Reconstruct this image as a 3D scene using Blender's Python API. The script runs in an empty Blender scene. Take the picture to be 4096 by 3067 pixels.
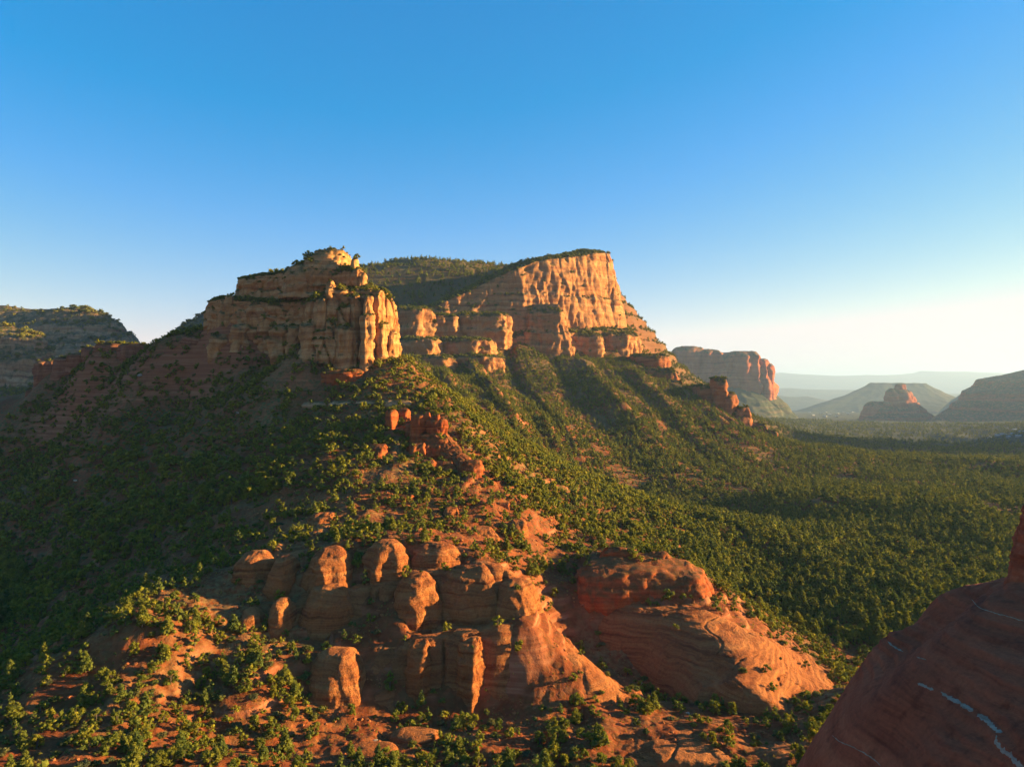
import bpy, math, random
import numpy as np
from mathutils import Vector

random.seed(7)
rng = np.random.default_rng(7)
scene = bpy.context.scene
COL = scene.collection

# ------------------------------------------------------------------ camera, sky, sun, exposure
F = 2845.0            # focal length in pixels of the 4096 px wide photograph
CX, CY = 2048.0, 1533.5
ZC = 100.0            # camera height above the valley datum
cam_d = bpy.data.cameras.new("camera")
cam_d.sensor_width = 36.0
cam_d.lens = 36.0 * F / 4096.0
cam_d.clip_start = 1.0
cam_d.clip_end = 120000.0
cam = bpy.data.objects.new("camera", cam_d)
COL.objects.link(cam)
cam.location = (0, 0, ZC)
cam.rotation_euler = (math.radians(90), 0, 0)
scene.camera = cam

SUN_AZ = math.radians(81)     # clockwise from the view direction
SUN_EL = math.radians(10.5)
world = bpy.data.worlds.new("World")
scene.world = world
world.use_nodes = True
wn = world.node_tree
wn.nodes.clear()
sky = wn.nodes.new("ShaderNodeTexSky")
sky.sky_type = 'NISHITA'
sky.sun_disc = False
sky.sun_elevation = SUN_EL
sky.sun_rotation = SUN_AZ
sky.altitude = 1300
sky.air_density = 1.0
sky.dust_density = 0.4
sky.ozone_density = 3.0
hsv = wn.nodes.new("ShaderNodeHueSaturation")
hsv.inputs["Saturation"].default_value = 1.22
bg = wn.nodes.new("ShaderNodeBackground")
bg.inputs["Strength"].default_value = 0.064
wo = wn.nodes.new("ShaderNodeOutputWorld")
wn.links.new(sky.outputs[0], hsv.inputs["Color"])
# one colour response for the whole sky: deeper blue overhead, cream where it is bright
gain = wn.nodes.new("ShaderNodeVectorMath"); gain.operation = 'MULTIPLY_ADD'
gain.inputs[1].default_value = (1.75, 0.78, 0.64)
gain.inputs[2].default_value = (-0.38, 0.31, 1.10)
lo = wn.nodes.new("ShaderNodeVectorMath"); lo.operation = 'MAXIMUM'
lo.inputs[1].default_value = (0.03, 0.03, 0.03)
hi = wn.nodes.new("ShaderNodeVectorMath"); hi.operation = 'MINIMUM'
hi.inputs[1].default_value = (3.70, 3.35, 3.22)
wn.links.new(hsv.outputs[0], gain.inputs[0])
wn.links.new(gain.outputs[0], lo.inputs[0])
wn.links.new(lo.outputs[0], hi.inputs[0])
wn.links.new(hi.outputs[0], bg.inputs["Color"])
wn.links.new(bg.outputs[0], wo.inputs["Surface"])

sun_d = bpy.data.lights.new("sun", 'SUN')
sun_d.energy = 5.0
sun_d.angle = math.radians(0.6)
sun_d.color = (1.0, 0.72, 0.29)
sun = bpy.data.objects.new("sun", sun_d)
COL.objects.link(sun)
SUN_DIR = Vector((math.sin(SUN_AZ) * math.cos(SUN_EL), math.cos(SUN_AZ) * math.cos(SUN_EL), math.sin(SUN_EL)))
sun.rotation_euler = SUN_DIR.to_track_quat('Z', 'Y').to_euler()
sun.location = (300, 0, 300)

scene.view_settings.view_transform = 'Standard'
scene.view_settings.look = 'None'
scene.view_settings.exposure = 2.15
scene.view_settings.gamma = 1.0
scene.render.engine = 'CYCLES'
scene.cycles.use_denoising = True
scene.cycles.use_adaptive_sampling = True
scene.cycles.adaptive_threshold = 0.015
scene.cycles.max_bounces = 4
scene.cycles.diffuse_bounces = 3
scene.cycles.volume_bounces = 0
scene.cycles.transparent_max_bounces = 4

# ------------------------------------------------------------------ helpers: geometry of the place
def P(px, py, Y):
    """A surveyed point: its bearing in the photograph and its distance in metres."""
    return ((px - CX) / F * Y, Y, ZC - (py - CY) / F * Y)

def PA(rows):
    return np.array([P(*r) for r in rows], float)

_perm = np.random.default_rng(3).permutation(256).astype(np.int32)
_perm = np.concatenate([_perm, _perm, _perm])
_g3 = np.random.default_rng(5).normal(size=(256, 3))
_g3 /= np.linalg.norm(_g3, axis=1)[:, None]
_v1 = np.random.default_rng(9).uniform(-1, 1, 4096)

def noise3(x, y, z):
    x, y, z = np.broadcast_arrays(np.asarray(x, float), np.asarray(y, float), np.asarray(z, float))
    xi, yi, zi = np.floor(x).astype(np.int64), np.floor(y).astype(np.int64), np.floor(z).astype(np.int64)
    fx, fy, fz = x - xi, y - yi, z - zi
    u, v, w = [t * t * t * (t * (t * 6 - 15) + 10) for t in (fx, fy, fz)]
    xi, yi, zi = xi & 255, yi & 255, zi & 255
    out = 0.0
    for a in (0, 1):
        pa = _perm[(xi + a) & 255]
        for b in (0, 1):
            pb = _perm[pa + ((yi + b) & 255)]
            for c in (0, 1):
                g = _g3[_perm[pb + ((zi + c) & 255)]]
                d = g[..., 0] * (fx - a) + g[..., 1] * (fy - b) + g[..., 2] * (fz - c)
                out = out + d * (u if a else 1 - u) * (v if b else 1 - v) * (w if c else 1 - w)
    return out * 1.5

def fbm(x, y, z, octaves=4, gain=0.5, lac=2.03):
    s, a = 0.0, 1.0
    for i in range(octaves):
        s = s + a * noise3(x + 17.3 * i, y - 9.1 * i, z + 4.7 * i)
        x, y, z, a = x * lac, y * lac, z * lac, a * gain
    return s

def ridged(x, y, z, octaves=3):
    s, a = 0.0, 1.0
    for i in range(octaves):
        s = s + a * (1 - 2 * np.abs(noise3(x + 31.7 * i, y, z)))
        x, y, z, a = x * 2.1, y * 2.1, z * 2.1, a * 0.5
    return s

def layers(z, sharp=5.0):
    """1-D blocky noise: beds of differing hardness."""
    i = np.floor(z).astype(np.int64)
    t = np.clip((z - i - 0.5) * sharp + 0.5, 0, 1)
    t = t * t * (3 - 2 * t)
    return _v1[i & 4095] * (1 - t) + _v1[(i + 1) & 4095] * t

def smooth(a, b, x):
    t = np.clip((x - a) / (b - a), 0, 1)
    return t * t * (3 - 2 * t)

_wr = np.random.default_rng(21).uniform(0, 1, (256, 4))
def worley(x, y, z):
    """random value per joint block and distance to its border"""
    sh = x.shape
    x, y, z = x.ravel(), y.ravel(), z.ravel()
    xi, yi, zi = np.floor(x).astype(np.int64), np.floor(y).astype(np.int64), np.floor(z).astype(np.int64)
    f1 = np.full(len(x), 9.0); f2 = np.full(len(x), 9.0); rv = np.zeros(len(x))
    for a in (-1, 0, 1):
        pa = _perm[(xi + a) & 255]
        for b in (-1, 0, 1):
            pb = _perm[pa + ((yi + b) & 255)]
            for c in (-1, 0, 1):
                w = _wr[_perm[pb + ((zi + c) & 255)]]
                d = (xi + a + w[:, 0] - x) ** 2 + (yi + b + w[:, 1] - y) ** 2 + (zi + c + w[:, 2] - z) ** 2
                n = d < f1
                f2 = np.where(n, f1, np.minimum(f2, d))
                rv = np.where(n, w[:, 3], rv)
                f1 = np.where(n, d, f1)
    return (rv * 2 - 1).reshape(sh), (np.sqrt(f2) - np.sqrt(f1)).reshape(sh)

TRIS = [0]
VEG = []      # ledges where plants can stand: (points, normals, size)
def mesh_grid(name, V, closed_u=False, mat=None, smooth_shade=True, cap=False):
    """V: (nv, nu, 3) grid of points -> mesh."""
    nv, nu = V.shape[:2]
    me = bpy.data.meshes.new(name)
    verts = V.reshape(-1, 3)
    j = np.arange(nv - 1)[:, None]
    if closed_u:
        i = np.arange(nu)[None, :]
        i2 = (i + 1) % nu
    else:
        i = np.arange(nu - 1)[None, :]
        i2 = i + 1
    quads = np.stack([j * nu + i, j * nu + i2, (j + 1) * nu + i2, (j + 1) * nu + i], -1).reshape(-1, 4)
    nq = len(quads)
    me.vertices.add(len(verts))
    me.vertices.foreach_set("co", verts.astype(np.float32).ravel())
    me.loops.add(nq * 4)
    me.loops.foreach_set("vertex_index", quads.astype(np.int32).ravel())
    me.polygons.add(nq)
    me.polygons.foreach_set("loop_start", (np.arange(nq) * 4).astype(np.int32))
    me.polygons.foreach_set("loop_total", np.full(nq, 4, np.int32))
    me.polygons.foreach_set("use_smooth", np.full(nq, smooth_shade, bool))
    me.update(calc_edges=True)
    if mat:
        me.materials.append(mat)
    TRIS[0] += nq * 2
    return me

def mesh_faces(name, verts, faces, mat=None, smooth_shade=False, mat_idx=None):
    me = bpy.data.meshes.new(name)
    me.from_pydata([tuple(v) for v in verts], [], [tuple(int(i) for i in f) for f in faces])
    if mat is not None:
        for m in (mat if isinstance(mat, (list, tuple)) else [mat]):
            me.materials.append(m)
    if smooth_shade:
        me.polygons.foreach_set("use_smooth", np.ones(len(me.polygons), bool))
    me.update()
    TRIS[0] += sum(len(f) - 2 for f in faces)
    return me

def link(name, me, parent=None, label=None, cat=None, group=None, kind=None):
    o = bpy.data.objects.new(name, me)
    COL.objects.link(o)
    if parent is not None:
        o.parent = parent
        o.matrix_parent_inverse = parent.matrix_world.inverted()
    if label: o["label"] = label
    if cat: o["category"] = cat
    if group: o["group"] = group
    if kind: o["kind"] = kind
    return o

def thing(name, loc, label, cat, group=None):
    o = link(name, None, None, label, cat, group)
    o.location = loc
    o.matrix_world.translation = Vector(loc)
    return o

# ------------------------------------------------------------------ materials
def new_mat(name):
    m = bpy.data.materials.new(name)
    m.use_nodes = True
    nt = m.node_tree
    nt.nodes.clear()
    out = nt.nodes.new("ShaderNodeOutputMaterial")
    bs = nt.nodes.new("ShaderNodeBsdfPrincipled")
    bs.inputs["Roughness"].default_value = 0.95
    bs.inputs["Specular IOR Level"].default_value = 0.1
    nt.links.new(bs.outputs[0], out.inputs[0])
    return m, nt, bs, out

class NT:
    """small wrapper to write node chains"""
    def __init__(s, nt): s.nt = nt
    def n(s, t, **kw):
        nd = s.nt.nodes.new(t)
        for k, v in kw.items(): setattr(nd, k, v)
        return nd
    def l(s, a, b): s.nt.links.new(a, b)
    def noise(s, vec, scale, detail=4, rough=0.55):
        nd = s.n("ShaderNodeTexNoise")
        nd.inputs["Scale"].default_value = scale
        nd.inputs["Detail"].default_value = detail
        nd.inputs["Roughness"].default_value = rough
        s.l(vec, nd.inputs["Vector"])
        return nd.outputs["Fac"]
    def scalevec(s, vec, v):
        nd = s.n("ShaderNodeVectorMath", operation='MULTIPLY')
        s.l(vec, nd.inputs[0]); nd.inputs[1].default_value = v
        return nd.outputs[0]
    def math(s, op, a, b=None, c=None, clamp=False):
        nd = s.n("ShaderNodeMath", operation=op, use_clamp=clamp)
        for i, q in enumerate((a, b, c)):
            if q is None: continue
            if isinstance(q, (int, float)): nd.inputs[i].default_value = q
            else: s.l(q, nd.inputs[i])
        return nd.outputs[0]
    def ramp(s, fac, stops, interp='LINEAR'):
        nd = s.n("ShaderNodeValToRGB")
        cr = nd.color_ramp
        cr.interpolation = interp
        while len(cr.elements) < len(stops): cr.elements.new(0.5)
        for e, (p, c) in zip(cr.elements, stops):
            e.position = p
            e.color = (c, c, c, 1) if isinstance(c, (int, float)) else (*c, 1)
        s.l(fac, nd.inputs[0])
        return nd.outputs[0]
    def mix(s, fac, a, b, blend='MIX'):
        nd = s.n("ShaderNodeMix", data_type='RGBA', blend_type=blend)
        for sock, q in ((nd.inputs[0], fac), (nd.inputs[6], a), (nd.inputs[7], b)):
            if isinstance(q, (int, float)): sock.default_value = q
            elif isinstance(q, tuple): sock.default_value = (*q, 1)
            else: s.l(q, sock)
        return nd.outputs[2]
    def maprange(s, v, a, b, c=0.0, d=1.0):
        nd = s.n("ShaderNodeMapRange")
        nd.inputs[1].default_value, nd.inputs[2].default_value = a, b
        nd.inputs[3].default_value, nd.inputs[4].default_value = c, d
        s.l(v, nd.inputs[0])
        return nd.outputs[0]

def rock_mat(name, base, pale, dark, bed=0.6, scale=1.0, streak=0.35, green=0.0, bump=0.35, white=0.0):
    """bedded sandstone: colour by bed, blotches, dark varnish streaks and lichen"""
    m, nt, bs, out = new_mat(name)
    k = NT(nt)
    geo = k.n("ShaderNodeNewGeometry")
    pos = geo.outputs["Position"]
    warp = k.noise(pos, 0.05 * scale, 3)
    sep = k.n("ShaderNodeSeparateXYZ"); k.l(pos, sep.inputs[0])
    zz = k.math('ADD', sep.outputs[2], k.math('MULTIPLY', warp, 6.0 / scale))
    comb = k.n("ShaderNodeCombineXYZ")
    k.l(k.math('MULTIPLY', sep.outputs[0], 0.03), comb.inputs[0])
    k.l(k.math('MULTIPLY', sep.outputs[1], 0.03), comb.inputs[1])
    k.l(zz, comb.inputs[2])
    beds = k.noise(comb.outputs[0], bed * scale, 6, 0.65)
    col = k.ramp(beds, [(0.33, dark), (0.48, base), (0.64, pale)])
    blot = k.noise(pos, 0.12 * scale, 6, 0.6)
    col = k.mix(k.maprange(blot, 0.4, 0.75, 0.0, 0.55), col, tuple(0.55 * a + 0.45 * b for a, b in zip(pale, base)))
    st = k.noise(k.scalevec(pos, (0.6 * scale, 0.6 * scale, 0.05 * scale)), 1.0, 4, 0.6)
    col = k.mix(k.maprange(st, 0.52, 0.72, 0.0, streak), col, tuple(0.35 * c for c in dark))
    fine = k.noise(pos, 1.6 * scale, 6, 0.65)
    col = k.mix(1.0, col, k.ramp(fine, [(0.25, 0.72), (0.75, 1.18)]), 'MULTIPLY')
    if white:
        wv = k.noise(k.scalevec(pos, (0.02, 0.02, 0.5)), 1.0, 5, 0.7)
        col = k.mix(k.maprange(wv, 0.62, 0.70, 0, white), col, (0.5, 0.44, 0.36))
    if green:
        nrm = k.n("ShaderNodeSeparateXYZ"); k.l(geo.outputs["Normal"], nrm.inputs[0])
        g1 = k.noise(pos, 0.35 * scale, 5, 0.7)
        gm = k.math('MULTIPLY', k.maprange(nrm.outputs[2], 0.35, 0.75), k.maprange(g1, 0.36, 0.56, 0.15 * green, green))
        gcol = k.ramp(fine, [(0.3, (0.015, 0.028, 0.01)), (0.7, (0.05, 0.065, 0.02))])
        col = k.mix(gm, col, gcol)
    k.l(col, bs.inputs["Base Color"])
    b = k.n("ShaderNodeBump")
    b.inputs["Strength"].default_value = bump
    b.inputs["Distance"].default_value = 0.7 / scale
    h = k.math('ADD', k.math('MULTIPLY', beds, 1.4), fine)
    k.l(h, b.inputs["Height"])
    k.l(b.outputs[0], bs.inputs["Normal"])
    return m

M_SLAB = rock_mat("red_sandstone", (0.315, 0.096, 0.030), (0.405, 0.150, 0.050), (0.16, 0.038, 0.013), bed=0.9, streak=0.3, bump=1.0)
M_RED = rock_mat("deep_red_sandstone", (0.31, 0.064, 0.019), (0.38, 0.105, 0.036), (0.16, 0.032, 0.012), bed=0.7, streak=0.3, green=0.6)
M_BUFF = rock_mat("buff_sandstone", (0.38, 0.20, 0.10), (0.50, 0.32, 0.18), (0.25, 0.115, 0.055), bed=0.45, streak=0.35, green=0.85)
M_BUTTE = rock_mat("butte_sandstone", (0.42, 0.17, 0.06), (0.52, 0.265, 0.11), (0.25, 0.082, 0.03), bed=0.4, scale=0.8, streak=0.4, green=0.9)
M_REDFAR = rock_mat("spur_red_sandstone", (0.34, 0.10, 0.04), (0.42, 0.15, 0.065), (0.21, 0.06, 0.03), bed=0.5, scale=0.4, streak=0.3, green=0.95, bump=0.5)
M_LEFT = rock_mat("banded_mountain", (0.33, 0.165, 0.082), (0.44, 0.26, 0.14), (0.20, 0.075, 0.036), bed=0.5, scale=0.3, streak=0.4, green=0.9, bump=0.6)
M_BAND = rock_mat("brown_red_sandstone", (0.25, 0.085, 0.042), (0.33, 0.14, 0.075), (0.14, 0.045, 0.022), bed=0.7, streak=0.35, green=0.7)
M_HILL = rock_mat("wooded_hill", (0.06, 0.062, 0.03), (0.16, 0.10, 0.06), (0.03, 0.036, 0.018), bed=0.3, scale=0.2, streak=0.3, green=0.6, bump=0.5)
M_MESA = rock_mat("mesa_sandstone", (0.37, 0.145, 0.056), (0.46, 0.22, 0.095), (0.22, 0.072, 0.030), bed=0.45, scale=0.35, streak=0.35, green=0.95, bump=0.5)
M_FARRED = rock_mat("far_red_sandstone", (0.36, 0.088, 0.036), (0.43, 0.135, 0.06), (0.22, 0.05, 0.024), bed=0.45, scale=0.2, streak=0.3, green=0.95, bump=0.5)
M_DOME = rock_mat("dome_sandstone", (0.33, 0.068, 0.030), (0.41, 0.10, 0.045), (0.16, 0.032, 0.016), bed=0.5, scale=1.0, streak=0.45, bump=0.6)

def terrain_mat():
    m, nt, bs, out = new_mat("red_earth_and_scrub")
    k = NT(nt)
    geo = k.n("ShaderNodeNewGeometry")
    pos = geo.outputs["Position"]
    nrm = k.n("ShaderNodeSeparateXYZ"); k.l(geo.outputs["Normal"], nrm.inputs[0])
    sep = k.n("ShaderNodeSeparateXYZ"); k.l(pos, sep.inputs[0])
    big = k.noise(pos, 0.012, 5, 0.6)
    mid = k.noise(pos, 0.09, 6, 0.62)
    fine = k.noise(pos, 0.7, 6, 0.65)
    soil = k.ramp(mid, [(0.3, (0.155, 0.036, 0.012)), (0.55, (0.235, 0.060, 0.019)), (0.75, (0.31, 0.108, 0.038))])
    # paler tan soil up the slopes
    soil = k.mix(k.maprange(sep.outputs[2], 60, 140, 0, 0.5), soil, (0.22, 0.12, 0.05))
    soil = k.mix(1.0, soil, k.ramp(fine, [(0.25, 0.65), (0.75, 1.25)]), 'MULTIPLY')
    # rock beds on steep ground
    comb = k.n("ShaderNodeCombineXYZ")
    k.l(k.math('MULTIPLY', sep.outputs[0], 0.02), comb.inputs[0])
    k.l(k.math('MULTIPLY', sep.outputs[1], 0.02), comb.inputs[1])
    k.l(sep.outputs[2], comb.inputs[2])
    beds = k.noise(comb.outputs[0], 0.7, 5, 0.65)
    rock = k.ramp(beds, [(0.3, (0.17, 0.05, 0.024)), (0.5, (0.28, 0.085, 0.036)), (0.72, (0.38, 0.16, 0.08))])
    col = k.mix(k.maprange(nrm.outputs[2], 0.80, 0.62), soil, rock)
    # low scrub and dry grass between the trees
    vor = k.n("ShaderNodeTexVoronoi"); vor.inputs["Scale"].default_value = 0.42
    k.l(pos, vor.inputs["Vector"])
    dots = k.math('ADD', vor.outputs["Distance"], k.math('MULTIPLY', k.math('SUBTRACT', fine, 0.5), 0.9))
    cover = k.math('MULTIPLY', k.maprange(dots, 0.55, 0.40), k.maprange(mid, 0.36, 0.50))
    cover = k.math('MULTIPLY', cover, k.maprange(nrm.outputs[2], 0.55, 0.78))
    cover = k.math('MULTIPLY', cover, k.maprange(sep.outputs[1], 260, 420, 0.25, 1.0))
    scrub = k.ramp(mid, [(0.35, (0.035, 0.052, 0.016)), (0.65, (0.085, 0.095, 0.03))])
    col = k.mix(k.math('MULTIPLY', cover, 0.9), col, scrub)
    grass = k.math('MULTIPLY', k.maprange(big, 0.5, 0.62), k.maprange(fine, 0.42, 0.62, 0, 0.6))
    col = k.mix(grass, col, (0.20, 0.15, 0.06))
    # beyond the near trees the ground itself is closed chaparral
    far = k.maprange(sep.outputs[1], 900, 2200)
    chap = k.ramp(mid, [(0.3, (0.016, 0.026, 0.012)), (0.62, (0.05, 0.06, 0.026)), (0.75, (0.16, 0.08, 0.045))])
    col = k.mix(k.math('MULTIPLY', far, 0.85), col, chap)
    k.l(col, bs.inputs["Base Color"])
    b = k.n("ShaderNodeBump")
    b.inputs["Strength"].default_value = 0.6
    b.inputs["Distance"].default_value = 0.8
    k.l(k.math('ADD', fine, k.math('MULTIPLY', cover, 0.8)), b.inputs["Height"])
    k.l(b.outputs[0], bs.inputs["Normal"])
    return m
M_TERRAIN = terrain_mat()

# ------------------------------------------------------------------ terrain: one sheet, surveyed points + erosion
CTRL = [
 # foreground flat
 (-900,3067,165),(-400,3067,150),(0,3067,140),(500,3067,142),(1000,3067,150),(1500,3067,157),(2000,3067,161),(2500,3067,163),(3000,3067,163),(3400,3067,160),
 (-500,2850,215),(0,2850,165),(500,2850,163),(1000,2900,171),(1500,2920,176),(2000,2930,177),(2500,2890,182),(2800,2920,180),(3100,2950,177),(3400,2850,190),(3350,2760,204),
 (0,3600,105),(1000,3600,115),(2000,3600,122),(3000,3600,122),
 # lower slab tier
 (1250,2860,180),(1600,2880,184),(2000,2850,187),(2450,2810,193),(2560,2850,188),(2540,2790,200),
 (1250,2620,196),(1600,2560,201),(2000,2520,205),(2130,2480,209),
 (1000,2620,190),(850,2680,184),(650,2520,187),(500,2650,178),(350,2780,168),(300,2600,184),(620,2700,176),(100,2600,230),(-300,2600,300),(780,2800,174),(950,2780,176),
 # ledge between the tiers, upper tier
 (1300,2530,207),(1700,2500,210),(2000,2490,212),(900,2500,203),
 (1050,2260,228),(1330,2200,233),(1700,2190,236),(1900,2250,232),(2060,2320,227),(800,2350,217),
 # gully beside the right dome
 (2250,2560,232),(2300,2430,246),(2480,2700,223),(2600,2785,213),
 # right dome
 (2300,2300,264),(2500,2225,266),(2700,2250,264),(2830,2390,250),(2600,2440,244),(2850,2450,242),(3000,2530,240),(3140,2630,236),(3215,2710,229),(2980,2790,210),(2800,2770,213),(2700,2620,232),(3280,2800,212),
 (2850,2330,290),(3050,2450,290),(3250,2620,270),(3400,2700,255),
 # shaded left flank
 (-700,2300,420),(0,2300,350),(300,2300,300),(650,2300,252),(-700,2000,540),(0,2000,440),(400,2000,385),(800,2000,330),(1100,2010,300),
 (-600,1800,600),(0,1800,500),(400,1800,445),(800,1800,395),(1200,1800,358),(0,1660,540),(300,1630,510),(600,1600,480),(900,1600,445),(1200,1605,418),(-500,1690,640),
 (1000,2200,250),(1050,1500,466),(800,1450,495),(500,1470,520),(250,1530,545),(80,1620,560),
 (0,2500,280),(250,2480,235),(-400,2500,350),(-400,2300,390),
 # front of the ridge
 (1300,2100,262),(1600,2100,271),(1900,2110,277),(1500,2000,291),(1800,2000,299),(1500,1850,336),(1800,1860,346),(1600,1740,372),(1800,1740,376),(1450,1640,402),(1650,1620,408),
 (2050,2090,292),(2020,1990,316),(1960,1900,340),(1880,1740,385),(1750,1610,415),(1620,1500,440),(1590,1445,452),(1300,1400,462),(1250,1380,458),(1450,1440,455),
 (1200,1400,468),(1300,1460,445),(1500,1520,430),
 # sunny flank to the right of the ridge
 (1800,1578,470),(2000,1738,465),(2100,1830,420),(2300,1928,440),(2200,1990,380),(2400,2060,395),(2600,2052,440),(2300,2110,340),(2600,2180,380),(2900,2135,450),(2250,2190,300),(2450,2170,330),(2750,2210,390),
 # valley forest
 (3000,2300,395),(3300,2300,400),(3600,2300,400),(3900,2250,425),(4300,2200,450),(3300,2000,600),(3700,2000,620),(4096,2000,620),(4500,2000,620),(3000,1900,800),(3400,1900,850),(4096,1900,880),
 (2900,2100,600),(3200,2130,500),(3100,2500,330),(3500,2500,320),(3900,2450,330),(4300,2400,340),(3700,2700,270),(4300,2800,250),(4700,2500,320),
 (3100,1768,1150),(3400,1802,1080),(3700,1842,1000),(4000,1870,930),(4300,1890,880),
 (3200,1772,1500),(3300,1750,1800),(3700,1775,1800),(4096,1795,1800),(4600,1795,1800),(3300,1722,2700),(3700,1725,3000),(4050,1730,2800),(3250,1672,5600),(3600,1690,5000),(4000,1690,4800),(3250,1655,7000),
 (4620,1490,1900),(4500,1540,2250),(5300,1470,2000),(4900,1500,1700),(4250,1790,1700),(4200,1760,2300),  # unseen hill off to the right, added to shade the far valley
 # slopes under the mesa
 (1700,1475,900),(1900,1600,850),(2200,1700,830),(2200,1830,700),(2500,1950,700),(2000,1740,680),(1800,1600,680),
 (1600,1440,1070),(1800,1430,1120),(2100,1405,1185),(2300,1415,1240),(2550,1435,1300),(2650,1490,1260),(2800,1600,1180),(2950,1700,1150),
 (1700,1500,1000),(2000,1560,1000),(2300,1600,1000),(2600,1650,1000),(2800,1750,950),(2600,1800,850),(2400,1750,850),(2950,1850,850),(2750,1900,760),
 # behind: plateau
 (1400,1075,1500),(1500,1068,1500),(1700,1060,1520),(1850,1068,1540),(1950,1090,1540),(1600,1200,1380),(1900,1210,1400),(1600,1290,1270),(1900,1290,1300),(2060,1085,1560),(2200,1060,1600),(2350,1040,1560),(2450,1180,1700),(1900,1130,2200),(1500,1140,2200),
 (2620,1500,1450),(2800,1640,1400),(3000,1740,1400),(2700,1600,2000),(2900,1670,2300),(2700,1650,3600),(3000,1665,4200),
 # saddle and far left
 (480,1425,560),(600,1412,545),(700,1392,540),(800,1365,538),(900,1335,535),(1050,1310,540),(1200,1300,540),(700,1430,590),(850,1415,600),(1050,1400,620),(1300,1360,600),(720,1372,508),(600,1390,515),(860,1310,500),(400,1400,535),(200,1490,565),(0,1605,600),(-300,1700,680),(600,1480,640),(300,1600,700),(0,1700,760),(-500,1750,800),
 (300,1560,1000),(0,1600,1000),(600,1500,1000),(900,1500,800),(1200,1480,800),(1300,1350,1200),(1200,1250,1500),
 (-400,1450,1600),(0,1450,1600),(310,1450,1600),(560,1420,1680),(850,1400,1600),(1000,1380,1600),(300,1520,1350),(0,1540,1300),(700,1470,1350),
 (500,1450,2500),(0,1450,2500),(1000,1400,2500),
 # far plain
 (3200,1648,9000),(4500,1645,8500),(2500,1640,8500),(1500,1600,7000),(0,1600,7000),(-1500,1580,5000),(6000,1630,7000),(3700,1640,10500),(2000,1630,10500),
 # country to the sides, out of the picture
 (-2500,2200,300),(-3000,1800,700),(-3000,1500,1500),(5500,2600,250),(6000,2000,500),(6000,1800,900),(6000,1700,1800),(7000,1650,3500),(5200,1660,3200),
]
_C = PA(CTRL)
_cr = 0.04 * np.hypot(_C[:, 0], _C[:, 1]) + 1.0
def _kern(x, y):
    d2 = (x[:, None] - _C[None, :, 0]) ** 2 + (y[:, None] - _C[None, :, 1]) ** 2
    return np.sqrt(d2 + _cr[None, :] ** 2)
_n = len(_C)
_A = np.zeros((_n + 1, _n + 1))
_A[:_n, :_n] = _kern(_C[:, 0], _C[:, 1])
_A[:_n, _n] = 1; _A[_n, :_n] = 1
_w = np.linalg.lstsq(_A, np.concatenate([_C[:, 2], [0]]), rcond=None)[0]

def base_z(x, y):
    out = np.empty_like(x)
    for s in range(0, len(x), 40000):
        e = s + 40000
        out[s:e] = _kern(x[s:e], y[s:e]) @ _w[:_n] + _w[_n]
    return out

def terrace(z, step, amt):
    q = z / step
    i = np.floor(q)
    t = q - i
    j = np.interp(t, [0, 0.62, 0.80, 1.0], [0, 0.22, 0.92, 1.0])
    return z + amt * ((i + j) * step - z)

def height(x, y):
    r = np.hypot(x, y)
    z = base_z(x, y)
    near = 1 - smooth(500, 800, r)
    # talus aprons of the mesa: ribs and gullies running down to the right
    tal = smooth(560, 760, r) * (1 - smooth(1180, 1260, y + 0.15 * x)) * smooth(-260, -60, x) * smooth(-10, 45, z)
    s = (x + 0.16 * (y - 1000)) / 78.0
    rib = ridged(s + 0.22 * noise3(x / 120, y / 200, 0.3), y / 2500, 2.2, 3)
    z = z + tal * (14.0 * (rib - 0.35) + 3.0 * fbm(x / 35, y / 35, 6.6, 3))
    # valley swells
    vall = smooth(330, 450, r) * (1 - tal) * (1 - smooth(60, 120, z))
    z = z + vall * 5.0 * fbm(x / 120, y / 120, 1.7, 3)
    # gullies on the near ridge
    g = ridged(x / 26 + 0.4 * noise3(x / 30, y / 30, 5.0), y / 70, 4.4, 3)
    z = z + near * smooth(150, 200, r) * 1.1 * (g - 0.5)
    z = z + near * 1.3 * fbm(x / 13, y / 13, 8.8, 4)
    z = z + (1 - near) * 6.0 * fbm(x / 90, y / 90, 3.1, 5) * smooth(700, 1500, r)
    # beds
    wz = z + 2.2 * fbm(x / 40, y / 40, 12.0, 3)
    patch = smooth(-0.05, 0.35, fbm(x / 45, y / 45, 21.0, 3))
    z = z + near * smooth(165, 200, r) * patch * (terrace(wz, 3.7 + 0.9 * noise3(x / 60, y / 60, 30.0), 0.85) - wz)
    mount = smooth(1150, 1350, r) * smooth(90, 150, z) * (1 - smooth(2800, 3200, r))
    wz = z + 5 * noise3(x / 150, y / 150, 12.0)
    z = z + mount * (terrace(wz, 27.0, 0.8) - wz)
    # a rock bench caught mid-slope
    z = z + near * 0.35 * fbm(x / 3.1, y / 3.1, 2.8, 3)
    return z

def build_terrain():
    az = np.radians(np.concatenate([np.arange(-78, -40, 0.7), np.arange(-39, 39, 0.138), np.arange(40, 80, 0.7)]))
    def geo(a, b, g):
        n = int(math.log(b / a) / math.log(1 + g))
        return a * (b / a) ** (np.arange(n) / n)
    rr = np.concatenate([geo(60, 140, 0.014), geo(140, 290, 0.0036), geo(290, 1400, 0.0056), geo(1400, 11000, 0.012), [11000]])
    R, A = np.meshgrid(rr, az, indexing='ij')
    x, y = (R * np.sin(A)).ravel(), (R * np.cos(A)).ravel()
    z = height(x, y)
    V = np.stack([x, y, z], -1).reshape(len(rr), len(az), 3)
    me = mesh_grid("terrain", V, mat=M_TERRAIN)
    return link("terrain", me, label="red earth slopes and forested valley floor below the buttes", kind="structure")
TERRAIN = build_terrain()

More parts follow.
